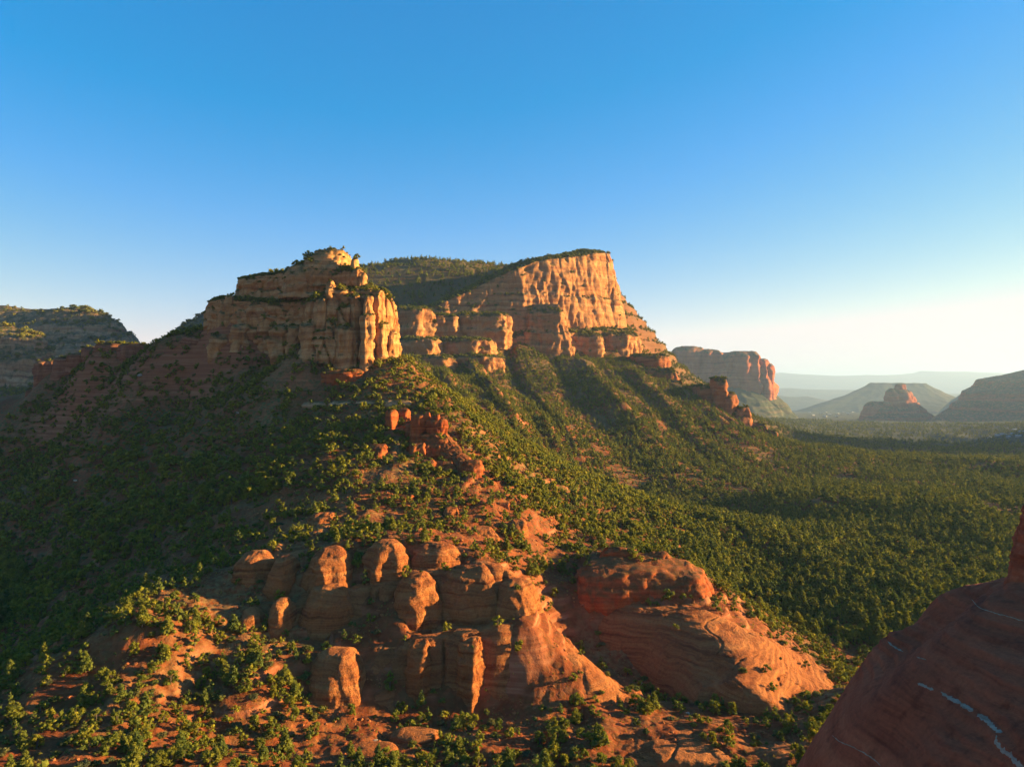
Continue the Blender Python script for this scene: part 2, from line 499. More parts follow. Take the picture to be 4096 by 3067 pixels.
# ------------------------------------------------------------------ rock bodies
def catmull_closed(pts, n):
    pts = np.asarray(pts, float)
    m = len(pts)
    t = np.arange(n) / n * m
    i = np.floor(t).astype(int)
    f = (t - i)[:, None]
    p0, p1, p2, p3 = [pts[(i + k) % m] for k in (-1, 0, 1, 2)]
    return 0.5 * (2 * p1 + (p2 - p0) * f + (2 * p0 - 5 * p1 + 4 * p2 - p3) * f ** 2 + (3 * p1 - p0 - 3 * p2 + p3) * f ** 3)

def nearest_on_polyline(p, line):
    line = np.asarray(line, float)
    if len(line) == 1:
        return np.repeat(line, len(p), 0)
    best = np.full(len(p), 1e18)
    out = np.zeros((len(p), 3))
    for a, b in zip(line[:-1], line[1:]):
        ab = (b - a)[:2]
        t = np.clip(((p[:, :2] - a[:2]) @ ab) / max(ab @ ab, 1e-9), 0, 1)
        q = a[None] + t[:, None] * (b - a)[None]
        d = ((p[:, :2] - q[:, :2]) ** 2).sum(1)
        k = d < best
        best[k] = d[k]; out[k] = q[k]
    return out

def grid_normals(V):
    du = np.roll(V, -1, 1) - np.roll(V, 1, 1)
    dv = np.empty_like(V)
    dv[1:-1] = V[2:] - V[:-2]; dv[0] = V[1] - V[0]; dv[-1] = V[-1] - V[-2]
    n = np.cross(du, dv)
    return n / (np.linalg.norm(n, axis=2, keepdims=True) + 1e-9)

WALL = [(0, 0), (0.75, 0.10), (0.9, 0.2), (0.97, 0.45), (1, 1)]
DOME = [(0, 0), (0.35, 0.10), (0.65, 0.27), (0.85, 0.48), (0.95, 0.70), (1, 1)]
SLOPE = [(0, 0), (0.3, 0.18), (0.6, 0.42), (0.85, 0.68), (0.96, 0.85), (1, 1)]
PILLAR = [(0, 0), (0.2, 0.10), (0.6, 0.22), (0.88, 0.30), (0.96, 0.5), (1, 1)]

def body_mesh(name, foot, spine, mat, profile=WALL, q=1.0, bed=1.6, bed_amp=0.35, flute=6.0, flute_amp=0.8, bump=3.0, bump_amp=0.4,
              crack=0.0, crack_size=6.0, sharp=5.0, seed=0.0, res=None, joint=None, veg=None, under=0.0):
    """A rock body: a footprint drawn up to a crest line through a wall profile, then weathered."""
    foot, spine = np.array(foot, float), np.array(spine, float)
    foot[:, 2] -= under
    size = np.ptp(foot[:, 0]) + np.ptp(foot[:, 1])
    dist = np.hypot(foot[:, 0].mean(), foot[:, 1].mean())
    H = spine[:, 2].max() - foot[:, 2].min()
    pixel = dist / 711.0
    step = 1.22 * (res or 1.5) * pixel / q
    nu = int(np.clip(size * 1.9 / step, 24, 620))
    prof = np.asarray(profile, float)
    plen = np.concatenate([[0], np.cumsum(np.hypot(np.diff(prof[:, 0]) * H, np.diff(prof[:, 1]) * size * 0.2))])
    nv = int(np.clip(plen[-1] / step, 10, 360))
    tt = np.linspace(0, plen[-1], nv)
    h, s = np.interp(tt, plen, prof[:, 0]), np.interp(tt, plen, prof[:, 1])
    # even spacing along the outline
    fine = catmull_closed(foot, 1200)
    seg = np.diff(np.vstack([fine, fine[:1]])[:, :2], axis=0)
    area = (fine[:, 0] * np.roll(fine[:, 1], -1) - np.roll(fine[:, 0], -1) * fine[:, 1]).sum()
    nrm = np.stack([seg[:, 1], -seg[:, 0]], -1) * (1 if area > 0 else -1)
    facing = -(nrm * fine[:, :2]).sum(1) / (np.linalg.norm(nrm, axis=1) * np.linalg.norm(fine[:, :2], axis=1) + 1e-9)
    wgt = np.where(facing > -0.2, 1.0, 0.3)       # the far side is never seen close: coarser there
    L = np.concatenate([[0], np.cumsum(np.linalg.norm(seg, axis=1) * wgt)])
    nu = int(nu * L[-1] / np.linalg.norm(seg, axis=1).sum()) + 4
    ff = np.vstack([fine, fine[:1]])
    uu = np.linspace(0, L[-1], nu, endpoint=False)
    Fp = np.stack([np.interp(uu, L, ff[:, k]) for k in range(3)], -1)
    Sn = nearest_on_polyline(Fp, spine)
    kw = max(2, int(nu * 0.05))
    ker = np.hanning(2 * kw + 3)[1:-1]; ker /= ker.sum()
    Sm = np.stack([np.convolve(np.concatenate([Sn[-kw:, k], Sn[:, k], Sn[:kw, k]]), ker, 'valid') for k in range(3)], -1)
    w4 = (s ** 6)[:, None, None]
    S = Sm[None] * (1 - w4) + Sn[None] * w4
    V = np.empty((nv, nu, 3))
    V[..., :2] = Fp[None, :, :2] + s[:, None, None] * (S - Fp[None])[..., :2]
    V[..., 2] = Fp[None, :, 2] + h[:, None] * (S - Fp[None])[..., 2]
    N = grid_normals(V)
    c = V.reshape(-1, 3).mean(0)
    if ((V - c) * N).sum() < 0:
        N = -N
        V = V[:, ::-1]; N = N[:, ::-1]
    x, y, z = V[..., 0] + seed * 13.7, V[..., 1] - seed * 7.9, V[..., 2]
    d = np.zeros(V.shape[:2])
    side = 1 - np.abs(N[..., 2]) * 0.75
    if flute_amp:
        wob = 0.5 * noise3(x / flute, y / flute, z / (flute * 5))
        d += flute_amp * (ridged(x / flute + wob, y / flute + wob, z / (flute * 7), 2) - 0.6) * side
    if crack:
        n1 = noise3(x / crack_size, y / crack_size, z / (crack_size * 8) + 3.3)
        d -= crack * np.exp(-(n1 / 0.07) ** 2) * side
    if bed_amp:
        wz = z + 0.35 * bed * noise3(x / (9 * bed), y / (9 * bed), 1.1)
        lay = layers(wz / bed, sharp) + 0.5 * layers(wz / (bed * 0.37) + 90, sharp * 0.8)
        # beds come and go along the wall
        vis = 0.55 + 0.75 * noise3(x / (7 * bed), y / (7 * bed), z / (3 * bed) + 7)
        d += bed_amp * lay * np.clip(vis, 0.1, 1.2) * side
    if bump_amp:
        d += bump_amp * fbm(x / bump, y / bump, z / bump, 4)
    if joint:
        jx, jz, ja, jc = joint
        wx = 0.35 * noise3(x / jx, y / jx, z / jz)
        rv, bd = worley(x / jx + wx, y / jx - wx, z / jz)
        d += (ja * rv - jc * (1 - smooth(0.03, 0.16, bd))) * side
    fade = 1 - smooth(0.93, 1.0, s)
    d *= fade[:, None]
    hor = N.copy(); hor[..., 2] *= 0.6
    V = V + hor * d[..., None]
    if veg:
        N2 = grid_normals(V)
        if ((V - c) * N2).sum() < 0: N2 = -N2
        VEG.append((V.reshape(-1, 3), N2.reshape(-1, 3), veg, pixel))
    return mesh_grid(name, V, closed_u=True, mat=mat)

def foot_ellipse(cx, cy, a, b, z, p=2.6, rot=0.0, n=14, jit=0.08, seed=0):
    r = np.random.default_rng(int(seed * 977) + 11)
    t = np.arange(n) / n * 2 * np.pi
    c, s = np.cos(t), np.sin(t)
    rr = (np.abs(c) ** p + np.abs(s) ** p) ** (-1 / p) * (1 + jit * r.uniform(-1, 1, n))
    X, Y = a * rr * c, b * rr * s
    return np.stack([cx + X * math.cos(rot) - Y * math.sin(rot), cy + X * math.sin(rot) + Y * math.cos(rot), np.full(n, z)], -1)

def block_mesh(name, l, r, top, bot, Y, thick, mat, profile=WALL, p=3.0, rot=0.0, sink=4.0, lean=0.0, spine_frac=0.45, seed=0, jit=0.08, wide=1.0, back=0.0, **kw):
    """A block seen between bearings l..r, from py=top down to py=bot; front face at distance Y, thick metres deep."""
    a = (r - l) / 2 / F * Y
    cx = ((l + r) / 2 - CX) / F * Y
    b = thick / 2
    cy = Y + b
    cx = cx * cy / Y
    zt = ZC - (top - CY) / F * (Y + b * 0.9)
    zb = ZC - (bot - CY) / F * Y - sink
    a *= wide
    cy += back
    foot = foot_ellipse(cx, cy, a, b, zb, p, rot, seed=seed, jit=jit)
    ca, sa = math.cos(rot), math.sin(rot)
    k = spine_frac * a
    sp = [(cx + lean - k * ca, cy - k * sa, zt), (cx + lean, cy, zt), (cx + lean + k * ca, cy + k * sa, zt)]
    return body_mesh(name, foot, sp, mat, profile, seed=seed, **kw)

# ------------------------------------------------------------------ rock formations
SEED = [1]
SHORT = {}
def rock_thing(name, label, cat, parts, group=None, mat=M_SLAB, part_name="block"):
    """parts: list of dicts for block_mesh; one part -> the thing is that mesh, else an Empty with parts"""
    built = []
    for d in parts:
        d = dict(d)
        SEED[0] += 1
        pn = d.pop("name", part_name)
        d.setdefault("mat", mat)
        d.setdefault("seed", SEED[0])
        built.append((pn, block_mesh(pn, **d)))
    if len(built) == 1:
        return link(name, built[0][1], None, label, cat, group)
    root = thing(name, (0, 0, 0), label, cat, group)
    for pn, me in built:
        link(pn, me, root)
    return root

def poly_rock(name, label, cat, foot, spine, mat=M_SLAB, group=None, **kw):
    SEED[0] += 1
    return link(name, body_mesh(name, PA(foot), PA(spine), mat, seed=SEED[0], **kw), None, label, cat, group)

def B(l, r, top, bot, Y, thick, **kw):
    return dict(l=l, r=r, top=top, bot=bot, Y=Y, thick=thick, **kw)

# --- the butte on the ridge
BK = dict(bed=2.4, bed_amp=0.9, flute=12.0, flute_amp=1.0, bump=6.0, bump_amp=0.7, sharp=7, joint=(6.5, 8.0, 1.3, 1.5), sink=10)
BW = dict(BK); BW.pop("sink"); BW.update(veg=1.6, under=16, res=1.15, joint=(7.0, 11.0, 1.7, 1.8))
BKS = dict(BK); BKS.update(p=2.2, jit=0.14, profile=[(0,0),(0.4,0.08),(0.7,0.2),(0.88,0.38),(0.96,0.6),(1,1)])
CK = dict(bed=3.5, bed_amp=0.5, flute=5.0, flute_amp=1.0, bump=3.0, bump_amp=0.6, sharp=6, p=2.4, jit=0.14, joint=(4.0, 13.0, 1.0, 0.9), sink=10)
bt = thing("sandstone_butte", (-120, 470, 60), "tall buff sandstone butte with sunlit fluted columns crowning the near ridge", "butte")
def bpart(nm, foot, spine, mat=None, **kw):
    SEED[0] += 1
    link(nm, body_mesh(nm, PA(foot), PA(spine), mat or M_BUTTE, seed=SEED[0], **kw), bt)
CLIFF = [(0,0),(0.5,0.12),(0.85,0.24),(0.93,0.4),(1,1)]
bpart("upper_wall", [(940,1215,508),(1030,1212,497),(1120,1208,488),(1210,1200,479),(1300,1195,470),(1380,1190,464),(1440,1185,464),(1475,1180,470),(1470,1180,500),(1350,1180,512),(1200,1180,520),(1050,1190,530),(950,1200,525)],
      [(985,1108,513),(1060,1094,508),(1150,1086,502),(1225,1070,495),(1300,1060,488),(1400,1068,484)], profile=CLIFF, **BW)
bpart("middle_wall", [(815,1340,508),(880,1338,497),(960,1335,489),(1050,1325,482),(1140,1318,475),(1230,1310,466),(1300,1300,462),(1330,1300,480),(1200,1300,505),(1050,1300,515),(900,1310,525),(825,1330,520)],
      [(868,1192,510),(910,1182,506),(960,1190,502),(1050,1196,496),(1150,1200,490),(1230,1195,482)], profile=CLIFF, **BW)
bpart("sunny_wall", [(1195,1400,458),(1230,1400,446),(1270,1400,440),(1330,1408,441),(1400,1440,443),(1450,1448,447),(1500,1460,450),(1550,1468,456),(1594,1472,466),(1606,1465,482),(1570,1450,500),(1450,1440,505),(1300,1430,500),(1220,1410,485)],
      [(1285,1175,466),(1330,1128,468),(1400,1150,468),(1460,1140,470),(1530,1155,474)], profile=[(0,0),(0.3,0.16),(0.45,0.26),(0.85,0.42),(0.93,0.6),(1,1)], bed=3.0, bed_amp=0.7, flute=10, flute_amp=2.6, bump=6, bump_amp=0.8, sharp=6, joint=(7.0, 30.0, 2.6, 2.6), res=0.9, veg=1.6, under=8)
bpart("shoulder", [(1300,1215,462),(1340,1212,455),(1400,1215,454),(1455,1205,458),(1480,1190,468),(1460,1180,485),(1350,1170,490),(1300,1180,478)],
      [(1340,1115,478),(1400,1110,478),(1440,1115,480)], profile=[(0,0),(0.3,0.12),(0.6,0.45),(0.8,0.7),(1,1)], **BW)
butte = [
 B(1240,1408,998,1050,474,34, name="summit_tier", **BKS), B(1200,1418,1022,1085,471,42, name="summit_tier", **BKS), B(1140,1428,1054,1125,467,50, name="summit_tier", **BKS),
 B(1402,1436,1034,1100,470,10, name="pillar", **CK), B(1412,1450,1072,1150,466,12, name="pillar", **CK), B(1432,1467,1090,1180,465,12, name="pillar", **CK),
 B(905,937,1180,1250,492,12, name="pillar", **CK),
 B(930,1012,1295,1350,480,22, name="outcrop", **BK), B(1088,1170,1298,1395,462,26, name="outcrop", **BK), B(1155,1225,1300,1390,458,26, name="outcrop", **BK), B(850,945,1334,1395,484,22, name="outcrop", **BK),
 B(1200,1272,1292,1392,442,22, name="column", **CK), B(1262,1318,1190,1400,446,20, name="column", **CK), B(1306,1342,1122,1340,450,16, name="column", **CK),
 B(1337,1422,1302,1440,438,20, name="column", **CK), B(1403,1450,1178,1380,447,18, name="column", **CK),
 B(1442,1497,1251,1450,440,16, name="column", **CK), B(1455,1494,1181,1380,447,14, name="column", **CK), B(1496,1541,1160,1340,454,16, name="column", **CK),
 B(1502,1553,1292,1456,446,16, name="column", **CK), B(1545,1592,1322,1462,452,16, name="column", **CK),
]
for d in butte:
    d = dict(d); nm = d.pop("name"); SEED[0] += 1
    link(nm, block_mesh(nm, mat=M_BUTTE, seed=SEED[0], **d), bt)

# --- benches below the butte
rock_thing("rock_spur", "red rock spur with sunlit tip just below the tall butte", "rock outcrop",
  [B(1190,1340,1500,1560,436,26, p=2.3, **BK), B(1280,1478,1474,1562,428,30, p=2.3, **BK)], mat=M_RED)
rock_thing("rock_ledge", "thin grey ledge running across the slope above the dark red fins", "rock ledge",
  [B(1210,1330,1606,1622,413,6, bed=0.9, bed_amp=0.5, flute_amp=0.3), B(1310,1440,1603,1622,411,6, bed=0.9, bed_amp=0.5, flute_amp=0.3), B(1420,1545,1601,1624,409,6, bed=0.9, bed_amp=0.5, flute_amp=0.3), B(1530,1650,1600,1626,407,6, bed=0.9, bed_amp=0.5, flute_amp=0.3)], mat=M_BUFF)

# --- dark red fins
FK = dict(bed=1.3, bed_amp=0.55, flute=4.0, flute_amp=0.7, bump=2.0, bump_amp=0.5, p=2.4, jit=0.16, sink=7)
rock_thing("rock_fin", "tall dark red rock fin with two knobs on its crest", "rock fin",
  [B(1698,1796,1670,1815,360,12, profile=PILLAR, name="fin", **FK), B(1696,1724,1647,1690,364,4, name="knob", profile=PILLAR, **FK), B(1741,1765,1656,1690,363,3.5, name="knob", profile=PILLAR, **FK), B(1748,1838,1768,1855,353,11, name="foot", profile=PILLAR, **FK)], mat=M_RED)
rock_thing("rock_fin", "smaller red rock fin beside the two-knobbed fin", "rock fin",
  [B(1636,1708,1656,1795,360,12, profile=PILLAR, **FK)], mat=M_RED)
rock_thing("rock_fin", "low crumbling red rib uphill and to the side of the red fins", "rock fin",
  [B(1540,1592,1636,1745,376,11, profile=PILLAR, **FK), B(1592,1645,1632,1710,384,11, profile=PILLAR, **FK)], mat=M_RED)

rock_thing("red_cliff", "broken red cliff stepping down the ridge spine below the fins", "rock cliff",
  [B(1590,1770,1775,1880,346,22, profile=SLOPE, **FK), B(1690,1850,1845,1960,330,20, profile=SLOPE, **FK), B(1800,1960,1845,1975,330,22, profile=SLOPE, **FK), B(1900,2000,1925,2040,316,16, profile=SLOPE, **FK), B(1960,2060,2010,2090,300,14, profile=SLOPE, **FK), B(1460,1570,1775,1880,342,16, profile=SLOPE, **FK), B(1600,1700,1700,1790,366,14, profile=SLOPE, **FK)], mat=M_RED)
poly_rock("red_cliff", "jagged red cliff line running down the sunny edge of the ridge", "rock cliff",
  [(1640,1815,362),(1720,1870,350),(1800,1940,335),(1880,2010,320),(1960,2070,306),(2030,2110,296),(2075,2085,303),(2030,2010,318),(1960,1935,336),(1890,1860,352),(1810,1765,371),(1700,1690,384),(1640,1705,378)],
  [(1690,1688,372),(1770,1712,366),(1810,1780,356),(1868,1838,345),(1926,1898,334),(1980,1962,322),(2035,2040,308)], mat=M_RED, profile=[(0,0),(0.4,0.15),(0.8,0.4),(0.93,0.65),(1,1)], bed=1.2, bed_amp=0.6, flute=7, flute_amp=1.4, bump=4, bump_amp=0.9, joint=(4.5, 7, 1.3, 1.3), sharp=6, under=5, res=1.1)
KN = dict(profile=DOME, bed=1.0, bed_amp=0.4, flute=5.0, flute_amp=0.6, bump=2.4, bump_amp=0.6, p=2.3, sink=6, jit=0.2, joint=(3.0, 4.0, 0.5, 0.6))
knobs = [
 (1478,1549,1790,1858,346,8), (1636,1708,1782,1850,352,8), (1690,1756,1776,1842,356,8), (1728,1785,1925,1998,318,7), (1777,1844,1925,1972,322,8), (1848,1932,1850,1952,334,9),
 (1930,1982,1936,2012,324,7), (1570,1622,1940,1978,312,6), (1470,1507,2003,2052,290,5), (1516,1562,1998,2042,292,5), (1598,1654,1990,2048,294,6),
 (1234,1353,2062,2145,268,9), (1397,1452,2105,2152,262,6), (1460,1558,2098,2142,266,7), (1830,1992,2118,2180,270,10), (1745,1806,2155,2192,258,7), (2040,2100,2090,2150,284,7),
 (1690,1740,1850,1900,338,6), (1560,1600,1870,1905,330,5), (1390,1430,1930,1965,312,5), (1780,1830,2040,2080,285,6),(1130,1180,2190,2225,250,6),
]
_words = ["squat", "rounded", "weathered", "broken", "pale-topped", "blocky"]
for i, (l, r, t, b, Y, th) in enumerate(knobs):
    up = "high on the front of the ridge" if t < 1900 else ("midway down the front of the ridge" if t < 2080 else "just above the smooth slabs")
    rock_thing("rock_outcrop", "orange sandstone knob among shrubs " + up, "rock outcrop", [B(l - 16, r + 16, t - 12, b + 14, Y - 6, th * 2.3, **KN)], group="rock knobs " + up, mat=M_RED if t < 2000 else M_SLAB)

def rock_patch(name, label, cat, ctrl, edge, res, mat, step=0.8, amt=0.85, group=None, ribs=None, edge_world=None, parent=None):
    """A broad rock back: a dense surface through surveyed points, cut into beds, sinking into the ground at its edge."""
    C = PA(ctrl); E = PA(edge) if edge_world is None else np.array(edge_world, float)
    Q = np.vstack([C, E])
    n = len(Q)
    kern = lambda x, y: np.sqrt((x[:, None] - Q[None, :, 0]) ** 2 + (y[:, None] - Q[None, :, 1]) ** 2 + 16.0)
    A = np.zeros((n + 1, n + 1)); A[:n, :n] = kern(Q[:, 0], Q[:, 1]); A[:n, n] = 1; A[n, :n] = 1
    w = np.linalg.lstsq(A, np.concatenate([Q[:, 2], [0]]), rcond=None)[0]
    xs = np.arange(Q[:, 0].min(), Q[:, 0].max(), res); ys = np.arange(Q[:, 1].min(), Q[:, 1].max(), res)
    Y_, X_ = np.meshgrid(ys, xs, indexing='ij')
    x, y = X_.ravel(), Y_.ravel()
    z = np.concatenate([kern(x[s:s + 40000], y[s:s + 40000]) @ w[:n] + w[n] for s in range(0, len(x), 40000)])
    z = z + 0.7 * fbm(x / 14, y / 14, 33.0, 3)
    if ribs:
        per, ra = ribs
        gx = np.gradient(z.reshape(X_.shape), res, axis=0).ravel()
        steep = smooth(0.35, 0.9, gx)
        wob = 0.6 * noise3(x / 17, y / 22, 99.0)
        rb = noise3(x / per + wob, y / (per * 7), 111.0)
        z = z + ra * (np.abs(rb) ** 0.8 * 1.6 - 0.45) * steep - 0.8 * ra * np.exp(-(rb / 0.045) ** 2) * steep
    wz = z + 0.5 * noise3(x / 25, y / 25, 44.0) + 0.02 * x
    vis = np.clip(0.55 + 0.9 * fbm(x / 16, y / 16, 55.0, 2), 0.15, 1.0)
    z = z + amt * vis * (terrace(wz, step, 1.0) - wz) + 0.6 * amt * vis * (terrace(wz + 0.31, step * 0.37, 1.0) - wz - 0.31)
    j1 = noise3(x / 13, y / 13, 66.0)
    z = z - 0.7 * np.exp(-(j1 / 0.035) ** 2) * np.clip(0.3 + fbm(x / 20, y / 20, 77.0, 2), 0, 1)
    z = z + 0.12 * fbm(x / 1.6, y / 1.6, 88.0, 3)
    bx = np.minimum(x - xs[0], xs[-1] - x); by = np.minimum(y - ys[0], ys[-1] - y)
    z = z - 12 * (1 - smooth(0, 6, np.minimum(bx, by)))
    V = np.stack([x, y, z], -1).reshape(len(ys), len(xs), 3)
    return link(name, mesh_grid(name, V, mat=mat), parent, label, cat, group)
# --- smooth slabs in front
HAY = [(0,0),(0.28,0.11),(0.53,0.25),(0.74,0.43),(0.89,0.63),(0.97,0.83),(1,1)]
ELL = [(0,0),(0.3,0.05),(0.5,0.135),(0.7,0.287),(0.85,0.473),(0.95,0.69),(0.99,0.86),(1,1)]
SK = dict(profile=ELL, bed=0.6, bed_amp=0.2, flute=8.0, flute_amp=0.6, bump=4.5, bump_amp=0.75, p=2.1, sink=8, sharp=5, res=1.1, wide=1.38, jit=0.10, spine_frac=0.15)
SW = dict(profile=[(0,0),(0.4,0.10),(0.7,0.24),(0.9,0.5),(1,1)], bed=0.6, bed_amp=0.26, flute=8.0, flute_amp=0.8, bump=4, bump_amp=0.5, p=2.4, sink=7, sharp=5, res=1.1, wide=1.4, jit=0.12)
upper = [
 (945,1105,2205,2330,222,13,SK,"sunlit rounded slab at the shaded end of the upper slab row"), (1085,1190,2225,2330,220,11,SK,"small rounded slab with lit crown second along the upper row"), (1240,1412,2188,2340,219,15,SK,"bulging beehive slab with bright crown in the upper row"),
 (1470,1625,2160,2280,224,14,SK,"square-topped sunlit slab in the upper row"), (1635,1850,2172,2270,228,15,SK,"wide low sunlit slab at the sunny end of the upper row"),
 (1215,1425,2338,2530,207,17,SK,"large rounded beehive with dimpled bright side in the middle row"), (1085,1180,2392,2550,205,11,SK,"slender knobbly column with bright edge left of the large beehive"), (960,1060,2430,2560,203,11,SK,"narrow shaded column at the dark end of the middle row"),
 (1585,1755,2290,2500,209,15,SK,"tapering cone slab with bright sunny side in the middle row"), (1740,2030,2262,2495,213,18,SK,"broad smooth slab face crossed by a curving crack"), (1975,2150,2318,2490,211,15,SK,"pointed slab with bright edge ending the middle row"),
]
for l, r, t, b, Y, th, kw, lb in upper:
    rock_thing("sandstone_slab", lb, "rock slab", [B(l, r, t, b, Y - 4.0, th * 1.6, **kw)], group="smooth slabs in the upper rows")

lower = [
 (1100,1250,2640,2860,187,14,SK,"shaded slab with lit lower step at the dark end of the lower row"), (1225,1480,2600,2890,185,18,SK,"large leaning slab with bright crumbly flank in the lower row"), (1480,1600,2755,2895,187,10,SK,"short slab with curling bright lip beside the leaning slab"),
 (1630,1728,2560,2850,189,9,FK,"crumbly upright fin with bright face, nearer the leaning slab"), (1824,1938,2552,2850,189,10,FK,"crumbly upright fin with bright face, nearer the gully"),
]
for l, r, t, b, Y, th, kw, lb in lower:
    kw = dict(kw)
    if kw["bed"] == 1.3: kw.update(profile=HAY, sink=6, wide=1.2, bed_amp=0.45, bump_amp=0.6, p=2.2, jit=0.16)
    rock_thing("sandstone_slab", lb, "rock slab", [B(l, r, t, b, Y - (2.5 if kw['bed'] == 1.3 else 5.0), th * (2.1 if kw['bed'] == 1.3 else 1.5), **kw)], group="smooth slabs in the lower row")



# the bench they bulge out of, and the pyramid slab at its sunny end
rock_patch("slickrock_bench", "broad tiered slickrock bench carrying the rows of rounded slabs", "rock bench",
  [(1100,2880,183),(1250,2890,182),(1450,2895,182),(1600,2880,186),(1800,2870,188),(2000,2870,188),(2200,2870,187),(2400,2840,190),(2520,2815,194),
   (1150,2660,194),(1300,2632,196),(1500,2592,198),(1680,2562,199),(1850,2538,201),(2000,2515,203),(2130,2490,206),
   (1150,2600,200),(1300,2548,206),(1500,2528,208),(1700,2512,210),(1900,2500,211),(2080,2488,212),
   (2200,2555,206),(2300,2640,202),(2400,2715,198),(2470,2765,196),(2180,2640,200),(2260,2740,194),
   (900,2590,199),(1000,2580,201),(950,2465,210),(1100,2415,214),(1250,2375,217),(1400,2352,219),(1550,2328,220),(1700,2302,221),(1850,2278,222),(1980,2290,221),(2080,2335,220),
   (1000,2365,219),(1200,2348,222),(1400,2338,224),(1600,2302,227),(1800,2265,230),(1000,2248,228),(1200,2226,231),(1400,2212,233),(1550,2194,235),(1750,2194,237)],
  [(1000,2980,178),(1300,2990,175),(1600,2970,178),(2000,2960,180),(2300,2950,181),(2560,2880,190),(2600,2830,206),(2480,2740,222),(2330,2630,230),(2230,2540,236),(2180,2430,240),(2120,2330,250),(1900,2250,258),(1500,2215,262),(1100,2265,256),(850,2330,240),(780,2480,216),(800,2640,194),(950,2760,184)],
  0.31, M_SLAB, step=0.9, amt=0.7, ribs=(7.5, 2.2))
# right dome and its cap
rock_patch("sandstone_dome", "broad layered sandstone dome glowing in sun beside the dark gully", "rock dome",
  [(2790,2425,242),(2880,2500,232),(2940,2570,221),(3000,2650,210),(3040,2740,200),(3075,2830,191),(2650,2435,241),(2480,2450,242),(2720,2530,229),(2800,2620,217),(2860,2720,206),(2900,2800,197),
   (3050,2560,229),(3120,2640,221),(3150,2720,211),(3170,2810,201),(3150,2615,233),(3225,2695,224),(3300,2775,214),(2600,2540,232),(2650,2650,221),(2740,2760,208),(2800,2840,199)],
  [(2250,2560,238),(2330,2640,234),(2480,2730,226),(2600,2820,215),(2700,2900,204),(2850,2960,196),(3050,2960,187),(3220,2900,194),(3370,2850,204),(3420,2780,222),(3330,2660,240),(3200,2590,252),(3000,2500,262),(2750,2460,272),(2450,2450,270),(2280,2480,256)],
  0.30, M_SLAB, step=0.95)
poly_rock("red_cliff", "dark red cliff cap with rounded nose above the layered dome", "rock cliff",
  [(2290,2430,250),(2400,2440,243),(2550,2430,243),(2700,2425,244),(2810,2420,243),(2850,2405,250),(2850,2370,264),(2700,2330,280),(2450,2310,284),(2310,2350,272)],
  [(2370,2238,262),(2440,2220,264),(2520,2208,266),(2650,2218,266),(2740,2240,264)], mat=M_RED, profile=[(0,0),(0.3,0.07),(0.6,0.17),(0.85,0.4),(1,1)], bed=1.1, bed_amp=0.45, flute=9, flute_amp=0.8, bump=4, bump_amp=0.6, joint=(6, 9, 0.6, 0.8), under=9)
for i, (l, r, t, b, Y, th) in enumerate([(2400,2520,2188,2215,262,8), (2570,2690,2205,2230,262,8)]):
    rock_thing("rock_outcrop", ["knobbly row of small blocks on top of the dark red cap", "second low knobbly ledge on the dark red cap nearer its nose"][i], "rock outcrop", [B(l, r, t, b, Y, th, **KN)], mat=M_RED)
for i, (l, r, t, b, Y, th, lb) in enumerate([
      (1560,1760,2925,2985,170,8,"low orange ledge below the leaning slab"), (1380,1600,2990,3067,160,10,"flat orange rock pavement at the bottom edge")]):
    rock_thing("rock_ledge", lb, "rock ledge", [B(l, r, t, b, Y, th, profile=WALL, bed=0.7, bed_amp=0.4, flute=6, flute_amp=0.5, bump=2.5, bump_amp=0.35, p=2.4, sink=3)])

rock_patch("rock_ledge", "stepped ledges of broken sandstone below the layered dome", "rock ledge",
  [(2420,2880,184),(2560,2850,190),(2700,2860,190),(2850,2880,188),(2980,2900,185),(2600,2920,179),(2760,2930,178),(2900,2950,177),(2680,2990,169),(2820,3000,169)],
  [(2300,2960,182),(2420,3040,168),(2600,3080,160),(2850,3090,158),(3050,3050,166),(3120,2960,184),(3050,2880,198),(2850,2830,204),(2600,2820,203),(2420,2850,196)], 0.3, M_SLAB, step=1.3, amt=1.0)

# --- dark dome at the near right
DOMEP = [(0,0),(0.3,0.12),(0.53,0.24),(0.845,0.45),(0.94,0.63),(0.98,0.77),(1,1)]
def W(lst): return np.array(lst, float)
dome_root = thing("sandstone_dome", (75, 90, 30), "huge dark shaded sandstone dome with pale veins at the near edge", "rock dome")
K = 0.70
DP2 = [(0,0),(0.3,0.16),(0.55,0.34),(0.78,0.53),(0.92,0.72),(0.98,0.86),(1,1)]
rock_patch("dome_body", None, None,
  [(3557,2535,104),(3667,2483,105),(3720,2420,106),(3830,2380,106),(3931,2372,106),(3620,2600,98),(3700,2540,99),(3480,2670,100),(3420,2750,98),(3560,2680,94),(3690,2460,104),
   (3990,2349,96),(4060,2320,95),(4200,2295,95),(4400,2285,95),(3870,2450,91),(3790,2550,88),(3765,2630,86),(3650,2720,86),(3540,2770,88),(3450,2830,90),(3370,2900,92),(3300,3000,92),(3240,3067,93),(3930,2400,95),
   (4000,2550,84),(4000,2700,79),(3850,2750,81),(3700,2850,82),(4100,2850,73),(3900,2950,75),(3600,2980,82),(3400,3067,86),(3700,3067,76),(4000,3067,70),(4300,2700,75),(4300,3067,64),(4500,2500,82)],
  None, 0.23, M_DOME, step=1.25, amt=0.75, parent=dome_root, edge_world=[(26,92,14),(27,104,12),(32,118,8),(46,132,6),(70,140,6),(95,140,8),(112,125,20),(116,100,50),(108,75,55),(90,52,45),(66,44,35),(42,50,22),(30,70,16)])
